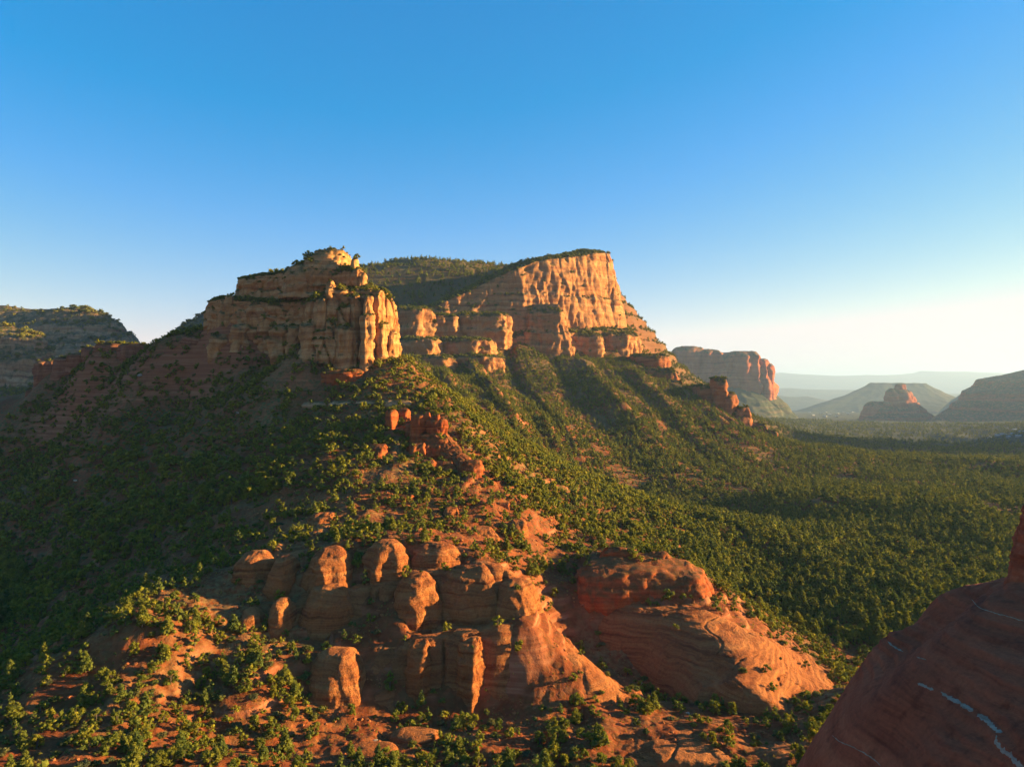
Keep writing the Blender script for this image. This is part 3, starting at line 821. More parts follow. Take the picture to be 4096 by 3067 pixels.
link("pillar", body_mesh("pillar", foot_ellipse(71.5, 93, 5.2, 5, ZC - 27, 2.6, n=14, jit=0.12, seed=6), W([(72.3, 93, ZC - 15)]), M_DOME, PILLAR,
     bed=1.0, bed_amp=0.5, flute=3, flute_amp=0.4, bump=1.5, bump_amp=0.35, res=1.2), dome_root)

# --- low cliff band on the left skyline
LK = dict(bed=2.0, bed_amp=0.7, flute=9, flute_amp=0.7, bump=5, bump_amp=0.7, joint=(5, 7, 1.0, 1.0), jit=0.16, wide=1.25, sink=8, p=2.3, veg=2.0)
rock_thing("cliff_band", "low red cliff band along the shaded skyline ridge", "cliff",
  [B(150,235,1440,1530,560,16, **LK), B(225,300,1428,1480,552,14, **LK), B(285,360,1412,1450,546,14, **LK), B(333,405,1386,1435,540,14, **LK), B(392,500,1370,1432,532,14, **LK), B(490,590,1372,1430,524,14, **LK),
   B(585,655,1380,1420,518,12, **LK), B(648,745,1356,1405,512,14, **LK), B(735,850,1342,1395,505,16, **LK), B(110,160,1555,1620,572,12, **LK)], mat=M_BAND)

# --- big mesa
MK = dict(bed=9, bed_amp=2.4, flute=70, flute_amp=4.0, bump=22, bump_amp=3.0, joint=(16, 110, 1.8, 2.4), res=1.2, sharp=6, veg=5.0)
mesa_root = thing("sandstone_mesa", (100, 1300, 150), "huge flat-topped mesa with sheer orange wall behind the ridge", "mesa")
SEED[0] += 1
link("mesa_wall", body_mesh("mesa_wall", PA([(1540,1430,1150),(1700,1435,1160),(1850,1435,1180),(2000,1430,1200),(2150,1430,1212),(2280,1430,1248),(2420,1428,1288),(2490,1428,1325),(2550,1432,1365),(2535,1400,1470),(2460,1380,1620),(2250,1350,1700),(1950,1330,1680),(1700,1350,1500),(1570,1400,1350)]),
     PA([(1700,1235,1270),(1850,1165,1290),(1980,1092,1310),(2080,1046,1330),(2200,1028,1350),(2330,1002,1400)]), M_MESA, [(0,0),(0.22,0.10),(0.27,0.22),(0.6,0.34),(0.95,0.5),(1,1)], seed=SEED[0], **MK), mesa_root)
MB = dict(bed=5, bed_amp=2.2, flute=30, flute_amp=4.0, bump=16, bump_amp=3.2, joint=(10, 12, 2.6, 2.2), sharp=7, jit=0.2, veg=4.0, p=2.2)
for nm, a in [("bench", (2230,2430,1335,1440,1248,70)), ("bench", (2370,2530,1330,1445,1275,80)), ("bench", (2440,2560,1330,1450,1300,90)), ("buttress", (2060,2300,1215,1420,1200,80)), ("buttress", (2085,2200,1090,1330,1240,80)),
              ("cliff_step", (1560,1730,1232,1330,1120,70)), ("cliff_step", (1640,1840,1258,1335,1145,70)), ("cliff_step", (1790,2060,1252,1335,1165,70)), ("cliff_step", (1580,1770,1350,1425,1075,60)), ("cliff_step", (1740,1985,1352,1425,1110,60)), ("cliff_step", (1620,1830,1424,1460,1045,40)), ("cliff_step", (1800,2010,1422,1458,1070,40))]:
    SEED[0] += 1
    kw = dict(MB)
    if nm == "buttress": kw.update(profile=[(0,0),(0.4,0.3),(0.8,0.62),(1,1)], flute_amp=6, p=2.0)
    link(nm, block_mesh(nm, *a, M_MESA, seed=SEED[0], sink=25, **kw), mesa_root)

# --- red spur of the mesa with spires
RK = dict(bed=5, bed_amp=1.6, flute=18, flute_amp=2.4, bump=9, bump_amp=1.8, joint=(10, 22, 1.8, 1.6), jit=0.15, sink=15, veg=4.0)
rock_thing("rock_spire", "jagged red spire ridge standing on the mesa spur", "rock spire",
  [B(2690,2800,1545,1640,1140,50, **RK), B(2770,2885,1538,1685,1115,50, **RK), B(2838,2910,1510,1700,1100,40, profile=PILLAR, **RK), B(2880,2955,1572,1715,1095,44, profile=PILLAR, **RK), B(2860,3030,1640,1755,1080,50, profile=SLOPE, **RK), B(2930,3010,1625,1740,1090,36, profile=PILLAR, **RK)], mat=M_REDFAR)
rock_thing("rock_tongue", "red rock tongue at the lower end of the mesa spur", "rock outcrop",
  [B(2975,3075,1690,1790,1080,50, profile=DOME, **RK), B(3030,3125,1720,1815,1065,60, profile=SLOPE, **RK)], mat=M_REDFAR)
rock_thing("rock_terrace", "stepped red terraces directly under the mesa's far corner", "rock terrace",
  [B(2500,2685,1418,1490,1235,70, **RK), B(2500,2750,1470,1570,1185,70, profile=SLOPE, **RK), B(2620,2760,1520,1620,1160,60, profile=SLOPE, **RK)], mat=M_REDFAR)

# --- far left mountains
XK = dict(bed=12, bed_amp=3.5, flute=34, flute_amp=7, bump=24, bump_amp=5, joint=(28, 36, 4.5, 3.5), sharp=6, veg=15.0)
poly_rock("mountain", "layered mountain with sunlit shoulder on the far skyline", "mountain",
  [(-300,1520,1500),(100,1510,1480),(300,1500,1490),(450,1480,1520),(560,1440,1600),(600,1420,1700),(450,1400,1900),(0,1400,2000),(-400,1400,1900)],
  [(-200,1215,1680),(30,1222,1680),(100,1236,1680),(230,1236,1670),(300,1226,1660),(330,1230,1660)], mat=M_LEFT, profile=[(0,0),(0.22,0.16),(0.45,0.26),(0.5,0.36),(0.7,0.46),(0.76,0.6),(0.9,0.72),(1,1)], **XK)
poly_rock("mountain", "nearer layered cliff with glowing top at the far edge", "mountain",
  [(-500,1700,1150),(0,1720,1120),(120,1700,1130),(220,1640,1180),(260,1560,1260),(150,1500,1380),(-400,1480,1400)],
  [(-300,1280,1250),(-60,1290,1250),(40,1303,1250),(90,1316,1250)], mat=M_LEFT, profile=[(0,0),(0.3,0.12),(0.4,0.25),(0.65,0.34),(0.72,0.48),(0.9,0.62),(1,1)], **XK)
poly_rock("mountain", "dark wooded slope rising behind the tall butte's shaded end", "mountain",
  [(560,1430,1560),(700,1440,1480),(900,1440,1450),(1200,1440,1500),(1250,1380,1800),(900,1380,1950),(620,1400,1800)],
  [(850,1243,1650),(960,1215,1660),(1100,1205,1680)], mat=M_HILL, profile=[(0,0),(0.3,0.26),(0.6,0.55),(0.85,0.8),(1,1)], **XK)

# --- far buttes to the right
YK = dict(bed=30, bed_amp=6, flute=90, flute_amp=20, bump=45, bump_amp=10, joint=(55, 160, 14, 12), sharp=6, sink=90, jit=0.14, wide=1.06)
rock_thing("red_butte", "long red castle-like butte standing in haze beyond the mesa", "butte",
  [B(2540,2715,1407,1540,4620,390, **YK), B(2695,2803,1383,1540,4530,390, **YK), B(2780,2872,1396,1545,4500,390, **YK), B(2852,2942,1411,1545,4500,380, **YK), B(2900,3026,1403,1550,4440,390, **YK), B(3012,3066,1434,1570,4470,240, **YK), B(3046,3088,1450,1575,4500,200, **YK),
   dict(l=2450, r=3230, top=1515, bot=1692, Y=4050, thick=1400, name="talus", profile=SLOPE, mat=M_HILL, p=2.0, bed=20, bed_amp=4, flute=120, flute_amp=22, bump=60, bump_amp=9, sink=90)], mat=M_FARRED)
ZK = dict(bed=14, bed_amp=7, flute=60, flute_amp=9, bump=36, bump_amp=7, sharp=8)
bell = thing("bell_butte", (2800, 5200, -200), "small bell-shaped butte in the haze with a stepped spire", "butte")
def bell_part(nm, foot, spine, **kw):
    SEED[0] += 1
    q = dict(ZK); q.update(kw)
    link(nm, body_mesh(nm, PA(foot), PA(spine), M_FARRED, seed=SEED[0], res=1.1, **q), bell)
bell_part("skirt", [(3370,1695,5250),(3430,1702,5080),(3520,1706,4980),(3640,1706,4980),(3740,1702,5080),(3800,1690,5250),(3740,1670,5500),(3600,1660,5600),(3440,1670,5500)], [(3570,1592,5250),(3625,1592,5250)],
          profile=[(0,0),(0.12,0.16),(0.2,0.2),(0.3,0.34),(0.4,0.38),(0.5,0.52),(0.6,0.56),(0.75,0.7),(0.85,0.74),(1,1)], under=30)
bell_part("shoulder", [(3440,1660,5230),(3480,1665,5160),(3540,1660,5160),(3570,1650,5240),(3540,1640,5320),(3470,1640,5300)], [(3490,1604,5240),(3515,1606,5240)], profile=DOME, under=30)
bell_part("tower", [(3532,1625,5230),(3560,1628,5170),(3600,1628,5160),(3640,1628,5170),(3668,1622,5230),(3640,1612,5310),(3560,1612,5310)], [(3560,1553,5240),(3590,1552,5240),(3615,1554,5240)], profile=[(0,0),(0.3,0.12),(0.6,0.22),(0.8,0.4),(0.9,0.6),(1,1)], under=20)
bell_part("spire", [(3578,1570,5240),(3600,1572,5220),(3626,1570,5240),(3604,1566,5270)], [(3594,1535,5245),(3606,1534,5245)], profile=WALL, bed_amp=3, flute_amp=3, bump_amp=3, under=10)
poly_rock("flat_hill", "flat-topped blue hill behind the bell-shaped butte", "hill",
  [(3080,1655,9000),(3300,1660,8700),(3600,1660,8600),(3900,1655,8700),(4050,1640,9500),(3800,1620,11000),(3300,1620,11000)],
  [(3510,1531,9800),(3680,1533,9800)], mat=M_HILL, profile=[(0,0),(0.2,0.25),(0.6,0.66),(0.9,0.88),(1,0.93),(1,1)], bed=45, bed_amp=4, flute=180, flute_amp=18, bump=90, bump_amp=9, under=60)
poly_rock("low_hill", "low blue hill between the flat-topped hill and the layered hill", "hill",
  [(3750,1655,7500),(3900,1660,7300),(4050,1655,7500),(4200,1640,8400),(3950,1620,9300),(3780,1630,8700)], [(3892,1562,8100),(3990,1566,8100),(4100,1570,8100)], mat=M_HILL, profile=SLOPE, bed=30, bed_amp=3, flute=140, flute_amp=15, bump=70, bump_amp=8, under=60)
poly_rock("layered_hill", "layered red hill rising in haze at the far edge beside the bell-shaped butte", "hill",
  [(3700,1710,4600),(3900,1725,4350),(4200,1740,4050),(4800,1760,3750),(5600,1760,3600),(6200,1700,4500),(5600,1650,6300),(4400,1640,6300),(3850,1655,5700),(3700,1675,5100)],
  [(3985,1505,5000),(4100,1478,5000),(4500,1420,5000),(5300,1330,4950)], mat=M_FARRED, profile=[(0,0),(0.25,0.2),(0.42,0.4),(0.5,0.42),(0.58,0.52),(0.72,0.55),(0.8,0.68),(0.93,0.74),(1,1)], bed=20, bed_amp=8, flute=90, flute_amp=15, bump=50, bump_amp=9, under=60)
def ridge_line(name, label, pts, Y, half, base=-420, mat=None):
    top = PA([(a, b, Y) for a, b in pts])
    f = [(x, y - half, base) for x, y, z in top] + [(top[-1][0] + half, top[-1][1], base)] + [(x, y + half, base) for x, y, z in top[::-1]] + [(top[0][0] - half, top[0][1], base)]
    SEED[0] += 1
    link(name, body_mesh(name, f, top, mat or M_HILL, SLOPE, seed=SEED[0], bed_amp=0, flute=half * 0.5, flute_amp=half * 0.015, bump=half * 0.3, bump_amp=half * 0.008), None, label, "mountain range")
ridge_line("mountain_range", "palest blue mountain range along the horizon", [(2300,1492),(2700,1490),(3070,1493),(3130,1490),(3200,1497),(3360,1505),(3450,1501),(3640,1499),(3680,1483),(3780,1487),(3860,1486),(3990,1493),(4300,1490),(5200,1495)], 38000, 6000)
ridge_line("mountain_range", "low pale mesa line below the far mountain range", [(2700,1556),(3090,1553),(3160,1552),(3230,1557),(3440,1560),(3700,1572),(3850,1576),(4200,1580)], 22000, 2200)
ridge_line("mountain_range", "low blue foothills left of the flat-topped hill", [(2800,1590),(3060,1586),(3120,1582),(3170,1588),(3230,1585),(3300,1600)], 15000, 1000)

for o in scene.objects:
    s = o.get("label", "")
    for key, sh in (("bulging beehive", "bulging beehive slab"), ("square-topped", "square-topped slab"), ("wide low sunlit", "wide low upper slab"), ("large rounded beehive", "large dimpled beehive"), ("tapering cone", "tapering cone slab"), ("broad smooth slab", "broad cracked slab face"),
                    ("pointed slab with bright edge", "pointed slab"), ("large leaning", "leaning slab"), ("broad layered", "layered dome"), ("dark red cliff cap", "dark red cliff cap"), ("tall dark red", "two-knobbed red fin"), ("red rock spur", "red spur below the butte"),
                    ("thin grey ledge", "thin grey ledge"), ("low crumbling", "crumbling red rib"), ("nearer the leaning slab", "crumbly fin by the leaning slab"), ("nearer the gully", "crumbly fin nearer the gully"), ("stepped ledges of", "stepped broken ledges"), ("slender knobbly", "slender knobbly column")):
        if s.startswith(key) or key in s and key.startswith("nearer"):
            o["short"] = sh
# ------------------------------------------------------------------ plants
def leaf_mat(name, dark, light, trans=0.38):
    m = bpy.data.materials.new(name)
    m.use_nodes = True
    nt = m.node_tree; nt.nodes.clear()
    k = NT(nt)
    out = k.n("ShaderNodeOutputMaterial")
    oi = k.n("ShaderNodeObjectInfo")
    tc = k.n("ShaderNodeTexCoord")
    n1 = k.noise(tc.outputs["Object"], 2.2, 3, 0.6)
    col = k.ramp(n1, [(0.3, dark), (0.7, light)])
    col = k.mix(1.0, col, k.ramp(oi.outputs["Random"], [(0.0, (0.62, 0.72, 0.75)), (0.35, (0.95, 0.95, 0.8)), (0.7, (1.1, 1.0, 0.7)), (1.0, (1.35, 1.15, 0.75))]), 'MULTIPLY')
    d = k.n("ShaderNodeBsdfDiffuse"); t = k.n("ShaderNodeBsdfTranslucent"); mx = k.n("ShaderNodeMixShader")
    mx.inputs[0].default_value = trans
    k.l(col, d.inputs["Color"]); k.l(k.mix(1.0, col, (1.3, 1.25, 0.5), 'MULTIPLY'), t.inputs["Color"])
    k.l(d.outputs[0], mx.inputs[1]); k.l(t.outputs[0], mx.inputs[2]); k.l(mx.outputs[0], out.inputs[0])
    return m
M_JUN = leaf_mat("juniper_foliage", (0.085, 0.102, 0.024), (0.26, 0.245, 0.046))
M_PINE = leaf_mat("pine_foliage", (0.075, 0.10, 0.032), (0.23, 0.225, 0.052))
M_SHRUB = leaf_mat("scrub_foliage", (0.060, 0.072, 0.026), (0.19, 0.175, 0.046), 0.25)
M_GREY = leaf_mat("grey_scrub_foliage", (0.085, 0.09, 0.05), (0.18, 0.165, 0.085))
M_BARK, _nt, _bs, _o = new_mat("bark")
_k = NT(_nt); _tc = _k.n("ShaderNodeTexCoord")
_k.l(_k.ramp(_k.noise(_k.scalevec(_tc.outputs["Object"], (6, 6, 1)), 1.5, 4), [(0.3, (0.05, 0.035, 0.025)), (0.7, (0.16, 0.115, 0.085))]), _bs.inputs["Base Color"])

_t = (1 + 5 ** 0.5) / 2
ICO_V = np.array([(-1, _t, 0), (1, _t, 0), (-1, -_t, 0), (1, -_t, 0), (0, -1, _t), (0, 1, _t), (0, -1, -_t), (0, 1, -_t), (_t, 0, -1), (_t, 0, 1), (-_t, 0, -1), (-_t, 0, 1)], float)
ICO_V /= np.linalg.norm(ICO_V[0])
ICO_F = [(0, 11, 5), (0, 5, 1), (0, 1, 7), (0, 7, 10), (0, 10, 11), (1, 5, 9), (5, 11, 4), (11, 10, 2), (10, 7, 6), (7, 1, 8), (3, 9, 4), (3, 4, 2), (3, 2, 6), (3, 6, 8), (3, 8, 9), (4, 9, 5), (2, 4, 11), (6, 2, 10), (8, 6, 7), (9, 8, 1)]
def subdivide(V, Fs):
    V = list(map(tuple, V)); cache = {}; out = []
    def mid(a, b):
        key = (min(a, b), max(a, b))
        if key not in cache:
            m = (np.array(V[a]) + np.array(V[b])) / 2
            V.append(tuple(m / np.linalg.norm(m))); cache[key] = len(V) - 1
        return cache[key]
    for a, b, c in Fs:
        ab, bc, ca = mid(a, b), mid(b, c), mid(c, a)
        out += [(a, ab, ca), (b, bc, ab), (c, ca, bc), (ab, bc, ca)]
    return np.array(V), out
ICO2_V, ICO2_F = subdivide(ICO_V, ICO_F)

def crown_geo(r, clumps, leaves, fine):
    """clumps: (centre, radius, squash).  Ragged little masses of foliage with loose sprays sticking out."""
    V, Fs = [], []
    bv, bf = (ICO2_V, ICO2_F) if fine else (ICO_V, ICO_F)
    for c, rad, sq in clumps:
        jit = r.uniform(0.5, 1.15, len(bv))[:, None]
        v = bv * jit * rad * np.array([1, 1, sq]) + np.array(c)
        o = len(V)
        V += list(v); Fs += [(a + o, b + o, d + o) for a, b, d in bf]
        for _ in range(leaves):
            n = r.normal(size=3); n /= np.linalg.norm(n)
            p = np.array(c) + n * rad * np.array([1, 1, sq]) * r.uniform(0.8, 1.15)
            t = r.normal(size=3); t -= t @ n * n * 0.3; t /= np.linalg.norm(t)
            s = np.cross(n, t)
            L, Wd = rad * r.uniform(0.5, 1.0), rad * r.uniform(0.12, 0.26)
            q = n * 0.6 + t * 0.5
            o = len(V)
            V += [p - s * Wd, p + s * Wd, p + q * L]
            Fs.append((o, o + 1, o + 2))
    return V, Fs

def tube(V, Fs, pts, rads, n=5):
    o = len(V)
    for p, rd in zip(pts, rads):
        for i in range(n):
            a = 2 * math.pi * i / n
            V.append((p[0] + rd * math.cos(a), p[1] + rd * math.sin(a), p[2]))
    for j in range(len(pts) - 1):
        for i in range(n):
            Fs.append((o + j * n + i, o + j * n + (i + 1) % n, o + (j + 1) * n + (i + 1) % n, o + (j + 1) * n + i))

def make_plant(kind, seed, fine):
    """unit-height plant: (trunk mesh, crown mesh)"""
    r = np.random.default_rng(seed)
    tv, tf, cl = [], [], []
    if kind == "juniper":
        lean = r.uniform(-0.08, 0.08, 2)
        tube(tv, tf, [(0, 0, -0.06), (lean[0] * 0.5, lean[1] * 0.5, 0.25), (lean[0], lean[1], 0.62)], [0.055, 0.042, 0.018])
        n = 21 if fine else 6
        for i in range(n):
            a, u = r.uniform(0, 6.283), r.uniform(0.12, 0.92) if fine else (0.2 + 0.7 * i / n)
            w = 0.40 * math.sin(math.pi * min(0.95, u * 0.75 + 0.22)) ** 0.8 * r.uniform(0.5, 1.1)
            c = (lean[0] + w * math.cos(a), lean[1] + w * math.sin(a), u)
            cl.append((c, r.uniform(0.085, 0.165) if fine else r.uniform(0.17, 0.26), r.uniform(0.7, 1.0)))
            if fine and i < 6: tube(tv, tf, [(lean[0] * 0.4, lean[1] * 0.4, 0.18), (c[0] * 0.55, c[1] * 0.55, u * 0.6 + 0.1), c], [0.025, 0.016, 0.006], 4)
        mat = M_JUN
    elif kind == "pine":
        tube(tv, tf, [(0, 0, -0.06), (0.01, 0, 0.5), (0, 0.01, 0.97)], [0.04, 0.026, 0.006])
        n = 18 if fine else 7
        for i in range(n):
            u = 0.14 + 0.82 * (i / (n - 1)) ** 0.95
            w = 0.27 * (1 - u) ** 0.75 + 0.02
            a = i * 2.4 + r.uniform(-0.6, 0.6)
            cl.append(((w * 0.75 * math.cos(a), w * 0.75 * math.sin(a), u), (0.055 + 0.16 * (1 - u) * r.uniform(0.7, 1.2)) * (1 if fine else 1.35), r.uniform(0.6, 0.95)))
            if fine and i % 3 == 0: tube(tv, tf, [(0, 0, u * 0.9), (w * math.cos(a), w * math.sin(a), u)], [0.012, 0.004], 4)
        mat = M_PINE
    else:
        for i in range(4): 
            a = r.uniform(0, 6.283)
            tube(tv, tf, [(0, 0, -0.1), (0.25 * math.cos(a), 0.25 * math.sin(a), 0.45)], [0.035, 0.012], 4)
        n = 11 if fine else 5
        for i in range(n):
            a, q = r.uniform(0, 6.283), r.uniform(0.0, 0.62)
            cl.append(((q * math.cos(a), q * math.sin(a), r.uniform(0.25, 0.8) * (1 - 0.5 * q)), r.uniform(0.2, 0.34) * (1 if fine else 1.25), r.uniform(0.7, 1)))
        mat = M_GREY if seed % 4 == 3 else M_SHRUB
    V, Fs = crown_geo(r, cl, 34 if fine else 12, fine)
    return mesh_faces("trunk", tv, tf, M_BARK), mesh_faces("crown", V, Fs, mat)

FINE = {k: [make_plant(k, 100 * i + 11 + i, True) for i in range(n)] for k, n in (("juniper", 6), ("pine", 5), ("shrub", 6))}
# coarser plants for the massed woods, in a collection of their own that only the woods instance
PROTO = bpy.data.collections.new("wood_plants")
KIND_BASE = {}
for k, n in (("juniper", 5), ("pine", 5), ("shrub", 5)):
    KIND_BASE[k] = (len(PROTO.objects), n)
    for i in range(n):
        tm, cm = make_plant(k, 500 + 37 * i + i, False)
        me = bpy.data.meshes.new("plant")
        tv = [tuple(v.co) for v in tm.vertices]; cv = [tuple(v.co) for v in cm.vertices]
        tf = [tuple(p.vertices) for p in tm.polygons]; cf = [tuple(j + len(tv) for j in p.vertices) for p in cm.polygons]
        me.from_pydata(tv + cv, [], tf + cf)
        me.materials.append(M_BARK); me.materials.append(cm.materials[0])
        me.polygons.foreach_set("material_index", np.array([0] * len(tf) + [1] * len(cf), np.int32))
        me.update()
        o = bpy.data.objects.new("%02d_plant" % len(PROTO.objects), me)
        PROTO.objects.link(o)

dg = bpy.context.evaluated_depsgraph_get()
dg.update()
DOWN = Vector((0, 0, -1))
def drop(x, y, z0=600.0):
    hit, loc, nor, idx, ob, mtx = scene.ray_cast(dg, Vector((x, y, z0)), DOWN)
    return (loc, nor, ob) if hit else None
CAMP = Vector((0, 0, ZC))
def seen(p):
    d = p - CAMP
    L = d.length
    hit, loc, *_ = scene.ray_cast(dg, CAMP, d.normalized(), distance=L - 0.4)
    return not hit

def pix(x, y, z):
    return CX + F * x / y, CY + F * (ZC - z) / y

cand = []     # (x, y, z, kind, height)
def band(r0, r1, per, a0=-41.0, a1=41.0):
    area = 0.5 * (r1 ** 2 - r0 ** 2) * math.radians(a1 - a0)
    n = int(area / per)
    r = np.sqrt(rng.uniform(r0 ** 2, r1 ** 2, n)); a = np.radians(rng.uniform(a0, a1, n))
    x, y = r * np.sin(a), r * np.cos(a)
    c1 = fbm(x / 22, y / 22, 40.0, 3); c2 = noise3(x / 9, y / 9, 50.0); c3 = fbm(x / 70, y / 70, 60.0, 3)
    u = rng.uniform(0, 1, (n, 3))
    for i in range(n):
        h = drop(x[i], y[i])
        if not h: continue
        loc, nor, ob = h
        z, nz = loc.z, nor.z
        rr = r[i]; px, py = pix(x[i], y[i], z)
        on_rock = ob.name != "terrain"
        if y[i] < 128 and x[i] > 15: continue
        if nz < (0.6 if on_rock else 0.42): continue
        dens = 1.0
        k = "juniper"
        if on_rock:
            if rr > 1000: dens = 0.5
            else:
                dens = (0.09 if (x[i] < 30 and c2[i] > 0.0) else 0.03) if nz > 0.78 else 0.0
                if 430 < rr < 540: dens = 0.5
            k = "shrub" if u[i, 1] < 0.7 else "juniper"
        elif rr < 330:
            dens = np.clip(0.62 + 0.9 * c1[i] + 0.5 * c2[i], 0.08, 1.0)
            if px < 950 and py < 2500: dens = np.clip(0.62 + 0.8 * c1[i], 0, 1)
            if 1150 < px < 2500 and 2300 < py < 2880: dens *= 0.35
            if px < 1250 and py > 2430: dens = np.clip(0.9 + 0.9 * c1[i], 0.12, 1)
            elif py > 2850: dens = np.clip(0.5 + 0.9 * c1[i] + 0.3 * c2[i], 0.05, 1)
            k = "shrub" if u[i, 1] < 0.50 else ("juniper" if u[i, 1] < 0.86 else "pine")
        elif rr < 650 and z > 8 and x[i] < 130:
            dens = np.clip((0.66 if x[i] < -35 else 0.72) + 0.8 * c1[i], 0, 1)
            k = "shrub" if u[i, 1] < 0.58 else "juniper"
            if x[i] > -25: dens = min(1, dens * 1.15)
        elif rr < 1300:
            dens = np.clip(0.80 + 0.8 * c1[i] + 0.9 * c3[i], 0.04, 1)
            k = "pine" if u[i, 1] < 0.42 else ("juniper" if u[i, 1] < 0.86 else "shrub")
        else:
            dens = np.clip(0.9 + 0.6 * c1[i], 0, 1)
            k = "juniper" if u[i, 1] < 0.6 else "pine"
        if u[i, 0] > dens: continue
        if k == "shrub": H = 0.8 + 1.3 * u[i, 2] ** 1.6
        elif k == "juniper": H = 2.2 + 2.6 * u[i, 2]
        else: H = 3.2 + 4.2 * u[i, 2] ** 1.5
        if rr < 330: H *= 0.74
        if 330 < rr < 1300 and z < 60 and k != "shrub": H *= 1.25
        if rr >= 1300: H *= 1.5
        if rr >= 1900: H *= 1.5
        cand.append((x[i], y[i], z, k, H))
band(122, 330, 6.5)
band(330, 650, 6.5)
band(650, 1300, 17.0, -22, 41)
band(1300, 1900, 75.0)
band(1900, 4200, 500.0, 5, 41)
# plants on ledges of the cliffs
for pts, nrm, size, pixel in VEG:
    ok = np.where(nrm[:, 2] > 0.62)[0]
    if len(ok) == 0: continue
    prob = min(1.0, (1.4 * pixel) ** 2 / (1.5 * size) ** 2)
    pick = ok[rng.uniform(0, 1, len(ok)) < prob]
    for i in pick:
        p = pts[i]
        cand.append((p[0], p[1], p[2] - 0.1, "juniper" if rng.uniform() < 0.35 else "shrub", min(size, 8.0) * rng.uniform(0.5, 1.1)))
print("plants", len(cand))

# --- the plants that show largest stand as things of their own
scored = []
for i, (x, y, z, k, H) in enumerate(cand):
    d = math.sqrt(x * x + y * y + (z - ZC) ** 2)
    px, py = pix(x, y, z)
    if d > 620 or not (0 <= px <= 4096) or not (1000 < py < 3100): continue
    scored.append((H / d * (2.0 if k == "shrub" else 1.0), i, px, py))
scored.sort(reverse=True)
count = {"juniper": 0, "pine": 0, "shrub": 0}
LIMIT = {"juniper": 290, "pine": 200, "shrub": 290}
single = set()
ADJ = {"juniper": ["broad", "lopsided", "tall", "compact", "spreading", "open-crowned"], "pine": ["slender", "bushy", "pointed", "narrow", "full"], "shrub": ["low", "rounded", "ragged", "sprawling", "dense", "small"]}
NAME = {"juniper": "juniper_tree", "pine": "pine_tree", "shrub": "shrub"}
TONE = {"juniper": "olive-green juniper", "pine": "dark green pine", "shrub": "green shrub"}
ROCKS = [(o, o.matrix_world.translation, o["label"]) for o in scene.objects if o.get("category", "").startswith("rock")]
def rock_centres():
    out = []
    for o, _, lb in ROCKS:
        ms = [o] if o.type == 'MESH' else [c for c in o.children if c.type == 'MESH']
        bb = np.array([v for m in ms for v in m.bound_box])
        out.append((bb[:, 0].min(), bb[:, 0].max(), bb[:, 1].min(), bb[:, 1].max(), o.get("short")))
    return [q for q in out if q[4]]
RC = rock_centres()
def zone(x, y, px, py):
    best, bn = 5.0, None
    for x0, x1, y0, y1, s in RC:
        dx = max(x0 - x, 0, x - x1); dy = max(y0 - y, 0, y - y1)
        d = math.hypot(dx, dy)
        if d < best: best, bn = d, s
    if bn: return "beside the " + bn
    if py > 2850:
        return "on the sunlit flat by the bottom edge" if px < 1300 else ("in the hollow in front of the lower slabs" if px < 2400 else "in the rubbly hollow below the dark dome")
    if px < 700 and py > 2450: return "on the sunlit spur beside the shaded flank"
    if px < 1150: return "on the dark shaded flank"
    if px > 2700 and py > 2200: return "at the valley floor behind the layered dome"
    if py > 2500: return "in the crevices of the lower slab row"
    if py > 2190: return "in the crevices of the upper slab rows"
    if py > 1850: return "on the ridge front above the slabs" if px < 2000 else "on the sunny flank behind the ridge"
    return "high on the ridge near the red fins"
for sc, i, px, py in scored:
    x, y, z, k, H = cand[i]
    if count[k] >= LIMIT[k]:
        if all(count[q] >= LIMIT[q] for q in count): break
        continue
    if not seen(Vector((x, y, z + 0.75 * H))): continue
    count[k] += 1
    single.add(i)
    vi = rng.integers(len(FINE[k]))
    tm, cm = FINE[k][vi]
    zn = zone(x, y, px, py)
    size = "" if k == "shrub" else ("large " if H > 4.6 else ("young " if H < 3.0 else ""))
    tone = "grey-green shrub" if (k == "shrub" and cm.materials[0] == M_GREY) else TONE[k]
    root = bpy.data.objects.new(NAME[k], None)
    COL.objects.link(root)
    root.location = (x, y, z - 0.05)
    root.rotation_euler = (0, 0, rng.uniform(0, 6.28))
    wd = rng.uniform(0.85, 1.2) * (1.25 if k == "shrub" else 1.0)
    root.scale = (H * wd, H * wd, H)
    root.empty_display_size = 0.2
    root["label"] = "%s%s %s %s" % (size, ADJ[k][vi], tone, zn)
    root["category"] = {"juniper": "tree", "pine": "tree", "shrub": "shrub"}[k]
    root["group"] = NAME[k].replace("_", " ") + "s " + zn
    for nm, me in (("trunk" if k != "shrub" else "stem", tm), ("crown" if k != "shrub" else "foliage", cm)):
        c = bpy.data.objects.new(nm, me)
        COL.objects.link(c)
        c.parent = root


